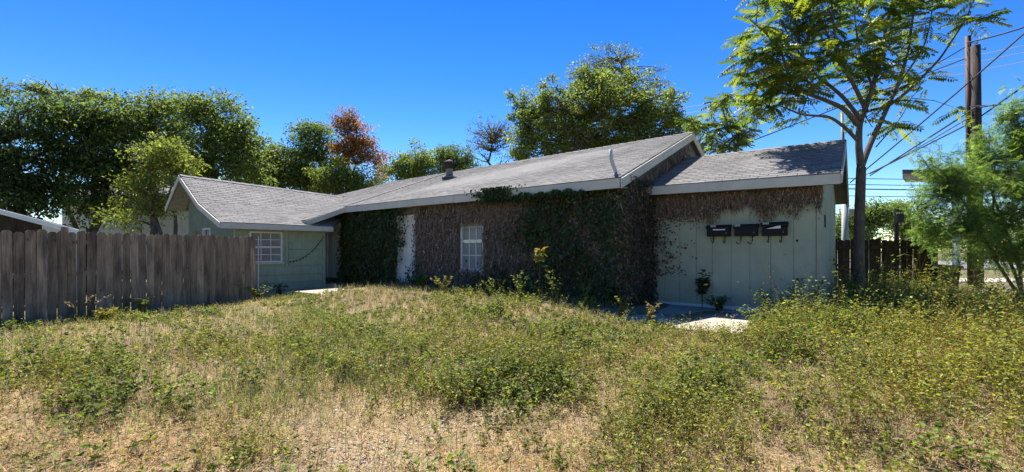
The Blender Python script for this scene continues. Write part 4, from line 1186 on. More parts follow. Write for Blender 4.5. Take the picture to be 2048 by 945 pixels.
# ---- feathery tree at the right edge
def feathery(label, base_px, d, stems, blobs, nfe, seed):
    rng = np.random.default_rng(seed)
    bx = (base_px - CX) / FPX * d; bz = float(ground_z(bx, d)) - 0.05
    r = thing('feathery_tree', label, 'tree', (bx, d, bz))
    mb = MB(); spine = []
    for path in stems:
        pts = [np.array(at(p[0], p[1], d + (p[2] if len(p) > 2 else 0))) for p in path]; pts[0] = np.array([bx + rng.normal(0, .08), d + rng.normal(0, .08), bz])
        n = len(pts); mb.tube(pts, [0.045 * (1 - .8 * i / (n - 1)) + .006 for i in range(n)], 6); spine += pts[1:]
    spine = np.array(spine)
    cen = []
    tot = sum(b[2] * b[3] for b in blobs)
    for b in blobs:
        k = int(150 * b[2] * b[3] / tot) + 3; c = np.array(at(b[0], b[1], d + b[4])); q = rdir(rng, k) * rng.random((k, 1)) ** .4
        cen.append(c + q * np.array([b[2] / FPX * d, b[2] / FPX * d * .8, b[3] / FPX * d]))
    cen = np.concatenate(cen)
    tw = []
    for c in cen:
        s = spine[np.argmin(np.linalg.norm(spine - c, axis=1) + .5 * np.maximum(0, spine[:, 2] - c[2]))]
        e = c + (c - s) * .25 + np.array([0, 0, -.12])
        mb.tube([s, (s + c) / 2 + rng.normal(0, .06, 3), c, e], [0.012, 0.009, 0.006, 0.003], 4)
        for t in np.linspace(.15, 1, 9): tw.append(s + (e - s) * t)
        for _ in range(3):
            e2 = c + rng.normal(0, .28, 3) + (c - s) * .2
            for t in (.3, .6, .9): tw.append(c + (e2 - c) * t)
    obj('trunk', mb, M['bark'], r, True)
    tw = np.array(tw); pick = rng.integers(0, len(tw), nfe)
    # a feather: a thin rachis with fine leaflets
    pos = tw[pick] + rng.normal(0, .10, (nfe, 3)); ax = rdir(rng, nfe); ax[:, 2] -= .45; ax = unit(ax)
    per = 16; L = rng.uniform(.11, .25, nfe)
    tt = np.tile(np.repeat(np.linspace(.1, 1, per // 2), 2), nfe); sd = np.tile(np.tile([-1, 1], per // 2), nfe)
    AX = np.repeat(ax, per, 0); PP = np.repeat(pos, per, 0) + AX * (tt * np.repeat(L, per))[:, None]
    up = np.repeat(unit(rng.normal(0, .5, (nfe, 3)) + np.array([0, 0, 1.0])), per, 0)
    SD = unit(np.cross(AX, up)) * sd[:, None] + AX * .35
    n = nfe * per; ln = rng.uniform(.036, .062, n)
    cc = np.repeat(jitter(rng, (0.16, 0.255, 0.075), nfe, .3, [((.25, .33, .08), .3), ((.13, .21, .065), .3)]), per, 0)
    V, F, C = leaves_np(PP, SD, up, ln, ln * .30, cc)
    np_mesh('crown', V, [F], M['leaf'], C, parent=r)
    return r
feathery('feathery light green tree arching over the kerb near the poles', 2050, 11.6,
         [[(2050, 610), (2030, 580), (1990, 520, -.2), (1950, 440, -.4), (1905, 370, -.6)], [(2050, 610), (2040, 540), (2000, 430, .2), (1960, 320, .3), (1950, 270, .3)],
          [(2050, 610), (2035, 560), (2010, 500), (1985, 440), (1990, 330)], [(2055, 610), (2070, 500), (2060, 380), (2040, 260), (2030, 220)], [(2060, 610), (2110, 480), (2140, 360), (2150, 260)]],
         [(1905, 370, 62, 55, -.4), (1960, 400, 70, 90, 0), (1975, 300, 50, 60, .3), (2040, 290, 60, 90, .2), (2110, 330, 90, 110, .2), (2050, 430, 90, 80, -.2), (1890, 440, 45, 50, -.2), (1950, 490, 60, 40, -.3), (2110, 470, 90, 60, 0), (2040, 500, 60, 40, -.3), (1875, 330, 34, 28, -.3), (1866, 400, 38, 45, -.4)], 15000, 91)

# ------------------------------------------------------------------ ground cover
rg = np.random.default_rng(5)
def sample(n, rmax=15.0, rmin=1.9, spread=54, pw=1.0):
    th = np.radians(rg.uniform(-spread, spread, n)); r = rmin + (rmax - rmin) * rg.random(n) ** pw
    x = np.sin(th) * r; y = np.cos(th) * r
    z = ground_z(x, y); px, py = px_of(x, y, z); a, b = ab(x, y)
    bad = ((a < 0.08) & (a > -17) & (b > -0.12)) | ((a < -9.95) & (b > -4.0) & (a > -14.2)) | ((a > -0.1) & (a < 3.55) & (b > 1.45) & (b < 7.1))
    pad = (a > -0.02) & (a < 2.6) & (b > -1.5) & (b < 1.6)
    pad2 = (a > -8.5) & (a < -6.7) & (b > -2.75) & (b < -1.0) & (vnoise(x, y, 3.0, 5) < .62)
    fl = ((x - fp0[0]) * dirf[1] - (y - fp0[1]) * dirf[0])            # >0 on the yard side of the fence
    alf = (x - fp0[0]) * dirf[0] + (y - fp0[1]) * dirf[1]
    bad |= (np.abs(fl) < 0.06) & (alf < 8.7) & (alf > -.1)
    rd = (x > 13) & (y > 20)
    return dict(x=x, y=y, z=z, px=px, py=py, a=a, b=b, ok=~bad & ~rd, pad=pad, pad2=pad2, r=r, fl=fl)

GREENW = [(110, 770, 170, 75, .8), (560, 690, 110, 60, 1.0), (640, 640, 90, 45, .9), (430, 690, 120, 50, .55), (860, 640, 130, 50, .7), (1000, 740, 220, 110, 1.0), (950, 800, 90, 40, 1.0), (1150, 680, 140, 60, .8),
          (1320, 700, 170, 60, .9), (1330, 850, 150, 90, 1.1), (1600, 690, 250, 60, .9), (1850, 650, 260, 80, 1.2), (1900, 780, 220, 90, 1.0), (1640, 860, 200, 50, .6), (1700, 610, 80, 30, 1.0), (520, 910, 110, 40, .95),
          (1500, 660, 100, 30, .9), (2000, 900, 140, 60, .6), (60, 660, 60, 20, .5), (300, 640, 200, 25, .4), (660, 600, 100, 20, .5)]
DRYP = [(780, 600, 80, 30, 1.0), (1120, 680, 90, 45, .8), (250, 900, 320, 60, 1.0), (640, 880, 150, 60, .5), (1050, 900, 230, 60, .8), (1560, 830, 130, 70, 1.0), (1450, 930, 300, 40, .7), (1250, 620, 60, 20, .7), (480, 660, 150, 22, .6), (150, 680, 150, 22, .6), (1850, 900, 200, 60, .6)]
SOFT = [(700, 740, 160, 70, 1.2), (560, 790, 180, 45, 1.0), (330, 800, 150, 40, .6), (860, 700, 80, 40, .5), (1480, 740, 120, 40, .8), (220, 840, 130, 30, .5), (1700, 800, 120, 40, .5), (620, 650, 60, 40, .5)]

# straw grass everywhere, thin over gravel
S = sample(185000, 15.5, 1.8, 66, 1.15)
dens = 0.30 + 0.6 * patch(S['px'], S['py'], DRYP) + 0.25 * vnoise(S['x'], S['y'], 1.4, 8)
dens *= 1 - 0.62 * np.clip(patch(S['px'], S['py'], GRAVEL), 0, 1) * (0.6 + .4 * vnoise(S['x'], S['y'], 3.5, 2))
dens *= np.where(S['pad'] | S['pad2'], 0.0, 1)
k = S['ok'] & (rg.random(len(dens)) < dens * 0.72)
P = np.stack([S['x'][k], S['y'][k], S['z'][k] - 0.01], 1); n = len(P)
P[:, :2] += rg.normal(0, 0.02, (n, 2))
ln = rg.normal(0, 1.15, (n, 3)); ln[:, 2] = 0
hh = rg.uniform(0.035, 0.13, n)  * (0.8 + 0.6 * vnoise(P[:, 0], P[:, 1], 0.9, 6))
tone = vnoise(P[:, 0], P[:, 1], 0.7, 9)[:, None]; 
base = np.array([[0.50, 0.355, 0.165]]) * (1 - tone) + np.array([[0.46, 0.355, 0.24]]) * tone
oran = patch(S['px'][k], S['py'][k], [(330, 900, 280, 60, 1), (900, 920, 260, 40, .5)])[:, None]
base = base * (1 - .6 * oran) + np.array([[0.50, 0.29, 0.10]]) * .6 * oran
cc = np.clip(base * rg.uniform(.55, 1.35, (n, 1)) * rg.uniform(.93, 1.07, (n, 3)), .01, .8)
V, Fs, C = blades_np(P, ln, hh, rg.uniform(.0025, .0055, n) * (0.7 + 0.09 * np.hypot(P[:, 0], P[:, 1])), cc, .9)
tag(np_mesh('dry_grass', V, Fs, M['grass'], C), 'straw coloured dry grass over the lot', 'grass', kind='stuff')
S = sample(140000, 8.5, 1.8, 66, 1.0)
dens = 0.55 + 0.3 * vnoise(S['x'], S['y'], 2.2, 18)
dens *= 1 - 0.45 * np.clip(patch(S['px'], S['py'], GRAVEL), 0, 1)
k = S['ok'] & ~S['pad'] & ~S['pad2'] & (rg.random(len(dens)) < dens * .8)
P = np.stack([S['x'][k], S['y'][k], S['z'][k] + rg.uniform(.002, .03, k.sum())], 1); n = len(P)
az = rg.uniform(0, 2 * math.pi, n); ax = np.stack([np.cos(az), np.sin(az), rg.normal(.05, .22, n)], 1)
L = rg.uniform(.025, .10, n); tone = vnoise(P[:, 0], P[:, 1], 0.7, 9)[:, None]
cc = (np.array([[0.46, 0.33, 0.16]]) * (1 - tone) + np.array([[0.36, 0.26, 0.17]]) * tone) * rg.uniform(.35, 1.3, (n, 1)) * rg.uniform(.92, 1.08, (n, 3))
V, F, C = leaves_np(P, ax, rdir(rg, n, 2.5), L, rg.uniform(.003, .008, n) * (.7 + .08 * S['r'][k]), np.clip(cc, .01, .8))
tag(np_mesh('straw_litter', V, [F], M['grass'], C), 'flattened straw and plant litter lying on the ground', 'litter', kind='stuff')
# green soft grass
S = sample(240000, 14, 2.0, 64, 1.0)
dens = 0.08 + 1.3 * patch(S['px'], S['py'], SOFT) * (0.4 + 0.6 * vnoise(S['x'], S['y'], 2.0, 3)) + 0.2 * (S['r'] > 7) 
k = S['ok'] & ~S['pad'] & ~S['pad2'] & (rg.random(len(dens)) < dens * .75)
P = np.stack([S['x'][k], S['y'][k], S['z'][k] - .01], 1); n = len(P)
ln = rg.normal(0, .5, (n, 3)); ln[:, 2] = 0
cc = jitter(rg, (0.16, 0.20, 0.06), n, .3, [((.25, .26, .08), .3), ((.14, .20, .085), .3), ((.32, .27, .12), .18)])
V, Fs, C = blades_np(P, ln, rg.uniform(.08, .24, n), rg.uniform(.003, .006, n) * (0.7 + 0.09 * S['r'][k]), cc, .6)
tag(np_mesh('green_grass', V, Fs, M['grass'], C), 'soft green grass growing in patches', 'grass', kind='stuff')

# leafy weeds
def weeds(P, H, K, lsz, col, alts, spread=.10, wl=.5):
    n = len(P)
    lean = rg.normal(0, .28, (n, 2))
    nb_ = 3                                                          # stems per plant
    Vs, Fs_, Cs, off = [], [], [], 0
    kn = vnoise(P[:, 0], P[:, 1], 1.2, 15)[:, None]
    cplant = rg.uniform(.7, 1.25, (n, 1)) * (np.array([[1.25, 1.16, 1.0]]) * (1 - kn) + np.array([[.62, .80, .8]]) * kn)
    for s in range(nb_):
        l2 = lean + rg.normal(0, .3, (n, 2)); h = H * rg.uniform(.6, 1.1, n)
        t = rg.uniform(.12, 1.0, (n, K // nb_)) ** .8; m = n * (K // nb_); kk = K // nb_
        bx_ = P[:, None, 0] + l2[:, None, 0] * h[:, None] * t * (.5 + .5 * t); by_ = P[:, None, 1] + l2[:, None, 1] * h[:, None] * t * (.5 + .5 * t); bz_ = P[:, None, 2] + h[:, None] * t
        pos = np.stack([bx_, by_, bz_], 2).reshape(-1, 3); pos += rg.normal(0, .012, pos.shape)
        az = rg.uniform(0, 2 * math.pi, m); ax = np.stack([np.cos(az), np.sin(az), rg.uniform(-.35, .75, m)], 1)
        L = np.repeat(lsz, kk) * rg.uniform(.55, 1.25, m) * (1.25 - .55 * t.ravel())
        c = np.clip(jitter(rg, col, m, .25, alts) * np.repeat(cplant, kk, 0), 0, .9)
        V_, F_, C_ = leaves_np(pos, ax, rdir(rg, m, 1.2), L, L * wl * rg.uniform(.8, 1.2, m), c)
        Vs.append(V_); Fs_.append(F_ + off); Cs.append(C_); off += len(V_)
        tip = np.stack([P[:, 0] + l2[:, 0] * h, P[:, 1] + l2[:, 1] * h, P[:, 2] + h], 1)
        sd = np.array([[.0022, 0, 0]])
        w_ = (0.7 + .1 * np.hypot(P[:, 0], P[:, 1]))[:, None] * sd
        V_ = np.stack([P - w_, P + w_, tip], 1).reshape(-1, 3); F_ = np.arange(n)[:, None] * 3 + np.array([[0, 1, 2]])
        Vs.append(V_); Fs_.append(F_ + off); Cs.append(jitter(rg, (.16, .12, .06), n * 3, .2)); off += len(V_)
    return np.concatenate(Vs), np.concatenate(Fs_), np.concatenate(Cs)
S = sample(46000, 16.5, 2.1, 64, .95)
dens = (patch(S['px'], S['py'], GREENW) * (0.30 + 1.9 * vnoise(S['x'], S['y'], 1.5, 1) ** 1.4) + 0.07)
dens *= 1 - .72 * np.clip(patch(S['px'], S['py'], [(230, 885, 270, 55, 1), (860, 905, 240, 60, .9), (1560, 835, 85, 55, 1), (420, 665, 170, 20, 1), (120, 700, 160, 22, .8), (700, 800, 70, 35, .6), (780, 600, 70, 25, .8), (1120, 680, 60, 30, .6), (1500, 930, 60, 40, .6)]), 0, 1)
right_far = (S['px'] > 1660) & (S['py'] < 640); dens = np.where(right_far, .95, dens)
dens *= 1 - .9 * np.clip(patch(S['px'], S['py'], GRAVEL) * 1.2, 0, 1)
k = S['ok'] & ~S['pad'] & ~S['pad2'] & (rg.random(len(dens)) < dens * .62)
P = np.stack([S['x'][k], S['y'][k], S['z'][k] - .01], 1); n = len(P)
H = rg.uniform(.13, .42, n) * (0.75 + .6 * vnoise(P[:, 0], P[:, 1], .8, 4)) * (1 + .6 * (S['px'][k] > 1550) * (S['r'][k] > 4.5)) * (1 - .6 * (S['px'][k] < 880) * (S['r'][k] > 8.5)) * (1 - .35 * (S['px'][k] < 1330) * (S['px'][k] > 300) * sstep(S['r'][k], 5.5, 7.5))
H = H * np.where(rg.random(n) < .12, 1.6, 1.0)
padf = patch(S['px'][k], S['py'][k], [(1340, 680, 130, 35, 1), (690, 610, 110, 25, 1)]); H = H * (1 - .65 * padf)
clump = vnoise(P[:, 0], P[:, 1], 1.9, 12); H = H * (.55 + .95 * clump)
yel = np.clip((S['px'][k] - 1200) / 700, 0, 1)
kind_ = vnoise(P[:, 0], P[:, 1], 1.2, 15)
lsz = rg.uniform(.026, .048, n) * (0.62 + 1.0 * kind_) * (0.85 + .035 * S['r'][k])
A_ = yel < rg.random(n) 
for nm, mk, col, alts, lab in (('green_weeds', A_, (0.185, 0.225, 0.048), [((.32, .335, .062), .38), ((.08, .11, .034), .25), ((.30, .23, .09), .08)], 'low leafy green weeds across the lot'),
                           ('yellow_weeds', ~A_, (0.27, 0.295, 0.055), [((.38, .38, .068), .34), ((.12, .135, .034), .28), ((.32, .22, .08), .10)], 'yellowing leafy weeds crowding the street side of the lot')):
    V, F, C = weeds(P[mk], H[mk], 30, lsz[mk], col, alts)
    tag(np_mesh(nm, V, [F], M['weed'], C), lab, 'weeds', kind='stuff')
# dry twiggy stalks (pinkish brown mats)
S = sample(46000, 14, 2.3, 62, 1.0)
TW = [(780, 598, 70, 26, 1.2), (1120, 670, 90, 45, 1.0), (1230, 650, 60, 30, .8), (620, 560, 40, 20, .5), (350, 690, 260, 30, .6), (1560, 830, 120, 70, .9), (1350, 930, 150, 30, .7), (100, 740, 120, 50, .6), (900, 700, 200, 60, .45), (1800, 880, 260, 70, .6), (1450, 690, 150, 40, .5)]
dens = patch(S['px'], S['py'], TW) + .05
k = S['ok'] & ~S['pad'] & ~S['pad2'] & (rg.random(len(dens)) < dens * .75)
P = np.stack([S['x'][k], S['y'][k], S['z'][k] - .005], 1); n = len(P)
ln = rg.normal(0, 1.0, (n, 3)); ln[:, 2] = 0
hh = rg.uniform(.10, .32, n)
V, Fs, C = blades_np(P, ln, hh, rg.uniform(.0025, .005, n) * (.7 + .1 * S['r'][k]), jitter(rg, (.27, .195, .145), n, .35, [((.38, .30, .22), .3), ((.16, .11, .08), .25)]), .4)
tag(np_mesh('dry_stalks', V, Fs, M['dry'], C), 'pinkish brown dead stalks matted among the weeds', 'stalks', kind='stuff')
# gravel
S = sample(26000, 6.5, 1.9, 52, 1.0)
dens = patch(S['px'], S['py'], GRAVEL) * (.3 + .9 * vnoise(S['x'], S['y'], 2.6, 5)) + .03
k = S['ok'] & (rg.random(len(dens)) < dens * .8)
P = np.stack([S['x'][k], S['y'][k], S['z'][k]], 1); n = len(P)
oct_ = np.array([(1, 0, 0), (-1, 0, 0), (0, 1, 0), (0, -1, 0), (0, 0, 1), (0, 0, -1)], float)
of = np.array([(0, 2, 4), (2, 1, 4), (1, 3, 4), (3, 0, 4), (2, 0, 5), (1, 2, 5), (3, 1, 5), (0, 3, 5)])
sz = rg.uniform(.005, .017, n) * rg.uniform(.6, 1.4, n)
Q = oct_[None] * rg.uniform(.6, 1.25, (n, 6, 1)) + rg.normal(0, .2, (n, 6, 3)); Q[:, :, 2] *= .6
q = rg.uniform(0, 2 * math.pi, n); c_, s_ = np.cos(q), np.sin(q)
Q = np.stack([Q[:, :, 0] * c_[:, None] - Q[:, :, 1] * s_[:, None], Q[:, :, 0] * s_[:, None] + Q[:, :, 1] * c_[:, None], Q[:, :, 2]], 2) * sz[:, None, None] + P[:, None] + np.array([0, 0, .003])
F = (np.arange(n)[:, None, None] * 6 + of[None]).reshape(-1, 3)
cc = np.repeat(jitter(rg, (.48, .42, .33), n, .3, [((.62, .58, .50), .3), ((.33, .25, .16), .25)]), 6, 0)
tag(np_mesh('gravel', Q.reshape(-1, 3), [F], M['stone'], cc), 'pale limestone gravel showing through the dry grass', 'gravel', kind='stuff')

# ---- single plants one can point at
def stalk_plant(name, label, base, H, nst, col, leafcol, nl, lsz, seed, lean=.2, mat='weed', stemr=.006, top_only=0.0, wl=.55):
    rng = np.random.default_rng(seed)
    r = thing(name, label, 'plant', tuple(base)); mb = MB(); tips = []
    base = np.array(base, float)
    for s in range(nst):
        h = H * rng.uniform(.7, 1.05) if nst > 1 else H; l = rng.normal(0, lean, 2)
        pts = [base + np.array([l[0] * h * t * t, l[1] * h * t * t, h * t]) for t in np.linspace(0, 1, 6)]
        mb.tube(pts, [stemr * .75 * (1 - .7 * t) for t in np.linspace(0, 1, 6)], 5, col=(.13, .115, .05))
        for t in np.linspace(max(.15, top_only), 1, nl):
            p = base + np.array([l[0] * h * t * t, l[1] * h * t * t, h * t]); tips.append(p)
    obj('stem', mb, M['dry'], r)
    tips = np.array(tips); n = len(tips) * 5; pos = np.repeat(tips, 5, 0) + rng.normal(0, .012, (n, 3))
    az = rng.uniform(0, 2 * math.pi, n); ax = np.stack([np.cos(az), np.sin(az), rng.uniform(-.4, .6, n)], 1)
    L = lsz * rng.uniform(.6, 1.2, n)
    V, F, C = leaves_np(pos, ax, rdir(rng, n, 1.2), L, L * wl, jitter(rng, leafcol[0], n, .25, leafcol[1]))
    np_mesh('leaves', V, [F], M[mat], C, parent=r)
    return r
for mname, c in (('stemdry', (.2, .15, .08)),): pass
def gpos(px, py_d): 
    x = (px - CX) / FPX * py_d; return (x, py_d, float(ground_z(x, py_d)) - .01)
YW = ((.27, .26, .045), [((.36, .26, .06), .3), ((.16, .19, .04), .3)])
GW = ((.15, .20, .045), [((.24, .26, .05), .35), ((.09, .13, .04), .25)])
stalk_plant('sapling', 'slim yellow topped sapling in front of the dark ivy', gpos(1078, 9.0), 1.08, 1, None, ((.26, .20, .04), [((.16, .22, .04), .4), ((.35, .22, .05), .25)]), 8, .15, 301, .05, stemr=.011, top_only=.78)
for i, (px_, d_, h_, lb) in enumerate(((1040, 9.1, .62, 'bushy weed left of the yellow topped sapling'), (1108, 9.0, .7, 'tall leafy weed right of the yellow topped sapling'), (1170, 9.1, .62, 'leafy weed growing alone against the dark ivy'),
                                   (890, 10.3, .50, 'yellow flowered weed under the white sash window'), (985, 9.8, .45, 'low leafy weed between sash window and sapling'), (1245, 8.3, .45, 'yellowing weed at the ivy end near the pad'), (1300, 7.7, .38, 'dry brown weed at the pad edge'))):
    lc = YW if i in (3, 5) else (((.22, .17, .08), [((.3, .22, .1), .4)]) if i == 6 else GW)
    stalk_plant('tall_weed', lb, gpos(px_, d_), h_, 5, None, lc, 9, .055, 310 + i, .3)
pp = Pr(1.24, -0.22, 0.33)
stalk_plant('sapling', 'wilting broad leaved sapling with one yellow leaf below the mailboxes', pp, .74, 4, None, ((.055, .07, .03), [((.13, .10, .05), .3), ((.05, .08, .03), .3)]), 6, .16, 330, .22, stemr=.012, top_only=.55)
mb = MB(); q0 = np.array(pp) + np.array([-.02, -.10, .50]); mb.add([q0, q0 + (.07, -.03, .0), q0 + (.11, -.02, .035), q0 + (.03, .0, .04)], [(0, 1, 2, 3)], (.75, .55, .06)); 
sap = [o for o in bpy.data.objects if o.get('label', '').startswith('wilting broad')][0]
yl = obj('leaf', mb, M['weed'], sap); yl['label'] = 'yellow leaf'
stalk_plant('bush', 'low bright green bush at the mailbox wall foot', Pr(1.62, -0.35, 0.3), .34, 14, None, ((.07, .12, .035), [((.11, .17, .04), .4)]), 7, .07, 331, .6)
for i, (t, h_, lb) in enumerate(((2.45, .55, 'leafy weed leaning on the panelled wall under the last mailbox'), (2.95, .7, 'tall thin weed against the panelled wall'), (3.30, .75, 'tall weed at the panelled wall corner'))):
    p = Pr(t, -0.5, 0.25); stalk_plant('tall_weed', lb, (p[0], p[1], float(ground_z(p[0], p[1])) - .01), h_, 4, None, YW if i == 0 else GW, 10, .055, 340 + i, .2)
for i, (px_, d_, h_, lb) in enumerate(((160, 8.6, .52, 'dry bare seed head weed in front of the grey fence'), (210, 8.7, .25, 'yellow leaved weed sprouting in front of the grey fence'), (285, 9.6, .36, 'leafy weed at the foot of the grey fence'), (515, 12.0, .5, 'weed clump at the grey fence end'), (560, 12.6, .4, 'dark bush under the wing window'))):
    lc = ((.25, .2, .13), [((.35, .28, .2), .3)]) if i == 0 else (YW if i == 1 else (GW if i < 4 else ((.03, .05, .02), None)))
    stalk_plant('tall_weed' if i < 4 else 'bush', lb, gpos(px_, d_), h_, 3 if i == 0 else 7, None, lc, 5 if i == 0 else 8, .04 if i == 0 else .07, 350 + i, .5, top_only=.75 if i == 0 else 0)
for i, (px_, d_, h_, lb) in enumerate(((1690, 9.6, 1.05, 'dry russet leaved weed between house corner and trunk'), (1755, 9.8, .95, 'bare dark stemmed weed right of the slender trunk'), (1770, 10.4, 1.0, 'second dark stemmed weed in front of the dark fence'), (1850, 11.8, .9, 'bushy weed at the dark fence end'))):
    lc = ((.22, .12, .06), [((.30, .18, .09), .4), ((.12, .13, .04), .3)]) if i == 0 else YW
    stalk_plant('tall_weed', lb, gpos(px_, d_), h_, 4, None, lc, 9, .075, 360 + i, .15, stemr=.012)
stalk_plant('tuft', 'bright green tuft by the white door sill', gpos(840, 12.4), .32, 9, None, ((.12, .2, .03), None), 6, .10, 370, .5)

# ------------------------------------------------------------------ shed and pale building at the left
sh = thing('shed', 'low shed with white sloping eave showing over the grey fence', 'shed', (-13.5, 12.6, 0.0))
A0, A1 = np.array(at(-120, 386, 12.2)), np.array(at(160, 459, 12.2))
dv = np.array([-2.5, 2.5, -0.3])
mb = MB(); mb.prism([tuple(A0), tuple(A1), tuple(A1 + dv), tuple(A0 + dv)], (0, 0, -.06), (.9, .9, .9)); shr = obj('roof', mb, M['shingle'], sh)
mb = MB(); mb.prism([tuple(A0 + (0, -.03, -.02)), tuple(A1 + (0, -.03, -.02)), tuple(A1 + (0, -.03, -.15)), tuple(A0 + (0, -.03, -.15))], (0, .028, 0)); obj('fascia', mb, M['white'], sh)
mb = MB(); c0 = np.array(at(84, 470, 12.4)); mb.prism([(c0[0], 12.4, 0.05), (A1[0] - .18, 12.4, 0.05), (A1[0] - .18, 12.4, A1[2] - .05), (c0[0], 12.4, A1[2] + .23)], (0, .1, 0)); obj('wall', mb, M['whitewall'], sh)
mb = MB(); mb.prism([(A0[0], 12.75, 0.05), (c0[0] - .01, 12.75, 0.05), (c0[0] - .01, 12.75, 2.3), (A0[0], 12.75, 2.85)], (0, .1, 0)); obj('wall', mb, M['darkwood'], sh)
mb = MB(); mb.box((A0[0] + .1, 15.0, 0.05), (A1[0] - 1.4, 15.1, 2.1)); obj('wall', mb, M['darkwood'], sh)
pbd = thing('pale_building', 'pale plain walled building half hidden behind the dark trees', 'building', (-20, 27, 0))
mb = MB(); mb.box((-26, 26, -.1), (-18.6, 32, 4.6)); obj('wall', mb, M['whitewall'], pbd)
mb = MB(); mb.prism([(-26.4, 25.6, 4.6), (-18.2, 25.6, 4.6), (-18.2, 29, 5.8), (-26.4, 29, 5.8)], (0, 0, .1), (.8, .8, .8)); obj('roof', mb, M['shingle'], pbd)
mb = MB(); mb.prism([(-26.4, 32.4, 4.6), (-18.2, 32.4, 4.6), (-18.2, 29.003, 5.8), (-26.4, 29.003, 5.8)], (0, 0, .1), (.8, .8, .8)); obj('roof', mb, M['shingle'], pbd)
mb = MB(); mb.box((-22.4, 25.97, 2.0), (-21.4, 26.03, 3.2)); obj('window', mb, M['glass'], pbd)

# ------------------------------------------------------------------ poles, wires, canopy, bin at the street side
def pole(name, label, px_, d, top_py, r0, r1, mat, lean=0.0):
    x = (px_ - CX) / FPX * d; zt = CAMZ + (HY - top_py) / FPX * d
    r = thing(name, label, 'utility pole', (x, d, -0.1))
    mb = MB(); mb.tube([(x, d, -0.1), (x + lean * .5, d, zt * .5), (x + lean, d, zt)], [r0, (r0 + r1) / 2, r1], 14); obj('shaft', mb, M[mat], r, True)
    return r, np.array([x + lean, d, zt])
pr_, ptop1 = pole('utility_pole', 'thinner taller dark red pole of the street pair', 1942, 18.6, 73, .112, .10, 'redpole', -.13)
po_, ptop2 = pole('utility_pole', 'thicker shorter grey brown wooden pole of the street pair', 1957, 18.0, 92, .165, .15, 'pole', -.12)
for (root_, top_, z_) in ((pr_, ptop1, -.35), (pr_, ptop1, -.55), (po_, ptop2, -.2)):
    mb = MB(); c = top_ + np.array([0.0, -.12, z_]); mb.tube([c + (-.16, 0, 0), c + (.22, 0, .02)], .018, 6); mb.lathe([(.03, -.04), (.045, 0), (.03, .05)], 8, c + (.24, 0, .02)); obj('insulator', mb, M['galv'], root_)
mb = MB(); c = np.array(at(1950, 217, 18.0)); mb.tube([c + (-.42, -.24, 0), c + (.32, -.24, .02)], .03, 6); obj('bracket', mb, M['galv'], po_)
ma = thing('metal_mast', 'pale grey metal mast rising behind the panelled wing', 'mast', (*at(1690, 500, 15.2)[:2], 0.0))
mx_ = at(1690, 500, 15.2)[0]
mb = MB(); mb.tube([(mx_, 15.2, 0), (mx_, 15.2, 3.15)], .095, 12); obj('sleeve', mb, M['grey_pipe'], ma, True)
mb = MB(); mb.tube([(mx_, 15.2, 3.1), (mx_ - .1, 15.2, CAMZ + (HY - 225) / FPX * 15.2)], [.06, .045], 10); obj('shaft', mb, M['galv'], ma, True)
mb = MB(); mb.box((mx_ + .1, 15.12, 2.75), (mx_ + .34, 15.3, 2.95)); obj('meter_box', mb, M['grey_pipe'], ma)
fpl = thing('dark_post', 'short dark post with box seen over the dark fence', 'post', (*at(1793, 500, 30)[:2], 0))
xx = at(1793, 500, 30)[0]
mb = MB(); mb.tube([(xx, 30, 0), (xx, 30, 4.3)], .13, 8); obj('shaft', mb, M['black'], fpl); mb = MB(); mb.box((xx - .2, 29.7, 3.4), (xx + .24, 29.86, 4.2)); obj('box', mb, M['black'], fpl)

def wire(label, pts, r, mat='blackwire', sag=0.0, group='overhead wires by the street'):
    P = [np.array(at(*p)) for p in pts]
    if len(P) == 2:
        A, B = P; P = [A + (B - A) * t + np.array([0, 0, -sag * math.sin(math.pi * t)]) for t in np.linspace(0, 1, 9)]
    mb = MB(); mb.tube(P, r, 5)
    o = obj('power_line', mb, M[mat], origin=tuple(P[0])); tag(o, label, 'power line', group); return o
wire('thick black wire crossing in front of both pole shafts', [(2140, -14, 15), (1700, 366, 24)], .032, sag=.1)
wire('wire running from the red pole top out past the feathery tree', [(1934, 86, 18.5), (2160, 12, 15)], .028, sag=.12)
wire('wire from the red pole top through the compound leaf crown', [(1930, 95, 18.5), (1700, 212, 21)], .02, sag=.15)
wire('lower black wire passing low behind the feathery tree crown', [(2140, 108, 15), (1948, 243, 18.2), (1740, 348, 26)], .03)
wire('bundled cable bending at the pole bracket', [(2140, 190, 15), (1950, 216, 17.8), (1914, 240, 18.6), (1740, 352, 27)], .034)
wire('thin wire just below the bundled cable', [(1935, 238, 18.5), (1720, 356, 28)], .02, sag=.1)
for i, (y0, y1) in enumerate(((212, 66), (224, 80), (236, 100))):
    wire(['uppermost of the three pale wires over the gable', 'middle of the three pale wires over the gable', 'lowest of the three pale wires over the gable'][i], [(1330, y0 + 10, 42), (2200, y1 - 6, 34)], .026, 'palewire', sag=.3)
wire('service wire sloping up from behind the panelled roof', [(1500, 284, 16), (1660, 222, 17), (1930, 118, 18.6)], .018)
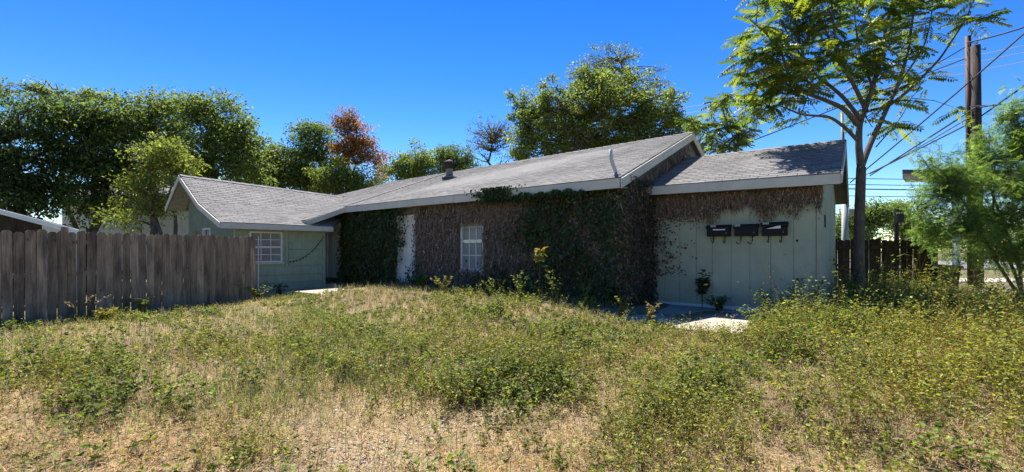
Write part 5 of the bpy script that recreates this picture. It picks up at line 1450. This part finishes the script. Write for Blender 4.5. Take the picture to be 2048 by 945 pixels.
for i, (y0, y1) in enumerate(((357, 361), (369, 372), (378, 383), (392, 391))):
    wire(['top', 'second', 'third', 'lowest'][i] + ' of the level wires beside the slender trunk', [(1560, y0 - 2, 34), (1800, y0 + 2, 34), (2200, y1, 34)], .045 if i == 2 else .028)
cn = thing('canopy', 'flat dark edged canopy showing past the feathery tree', 'canopy', (44, 45, 0))
cxa, cxb = at(1805, 0, 42)[0], at(2150, 0, 42)[0]
zc0, zc1 = at(0, 357, 42)[2], at(0, 340, 42)[2]
mb = MB(); mb.prism([(cxa, 42, zc0), (cxb, 42, zc0), (cxb + 3, 44.4, zc0), (cxa * 44.4 / 42 + .3, 44.4, zc0)], (0, 0, zc1 - .352 - zc0)); obj('underside', mb, M['soffit'], cn)
mb = MB(); mb.prism([(cxa - .1, 41.9, zc1 - .35), (cxb + .1, 41.9, zc1 - .35), (cxb + 3.2, 44.5, zc1 - .35), (cxa * 44.5 / 42 + .2, 44.5, zc1 - .35)], (0, 0, .35)); obj('roof', mb, M['cablack'], cn)
for x in (cxa + 6, cxb - 3):
    mb = MB(); mb.box((x - .2, 42.8, -.05), (x + .2, 43.2, zc0)); obj('column', mb, M['grey_pipe'], cn)
bn = thing('rubbish_bin', 'dark rubbish bin at the street end of the brown fence', 'bin', (*at(1876, 0, 13.0)[:2], 0.05))
bx0, bx1 = at(1852, 0, 13)[0], at(1898, 0, 13)[0]
mb = MB(); mb.prism([(bx0 + .06, 12.72, .08), (bx1 - .08, 12.72, .08), (bx1, 12.65, 1.08), (bx0, 12.65, 1.08)], (0, .62, 0)); obj('body', mb, M['bin'], bn)
mb = MB(); mb.prism([(bx0 - .03, 12.6, 1.085), (bx1 + .04, 12.6, 1.085), (bx1 + .0, 12.6, 1.15), (bx0 + .03, 12.6, 1.19)], (0, .72, 0)); obj('lid', mb, M['bin'], bn)
for x in (bx0 + .1, bx1 - .1):
    mb = MB(); mb.tube([(x - .04, 13.32, .16), (x + .04, 13.32, .16)], .11, 10); obj('wheel', mb, M['black'], bn)
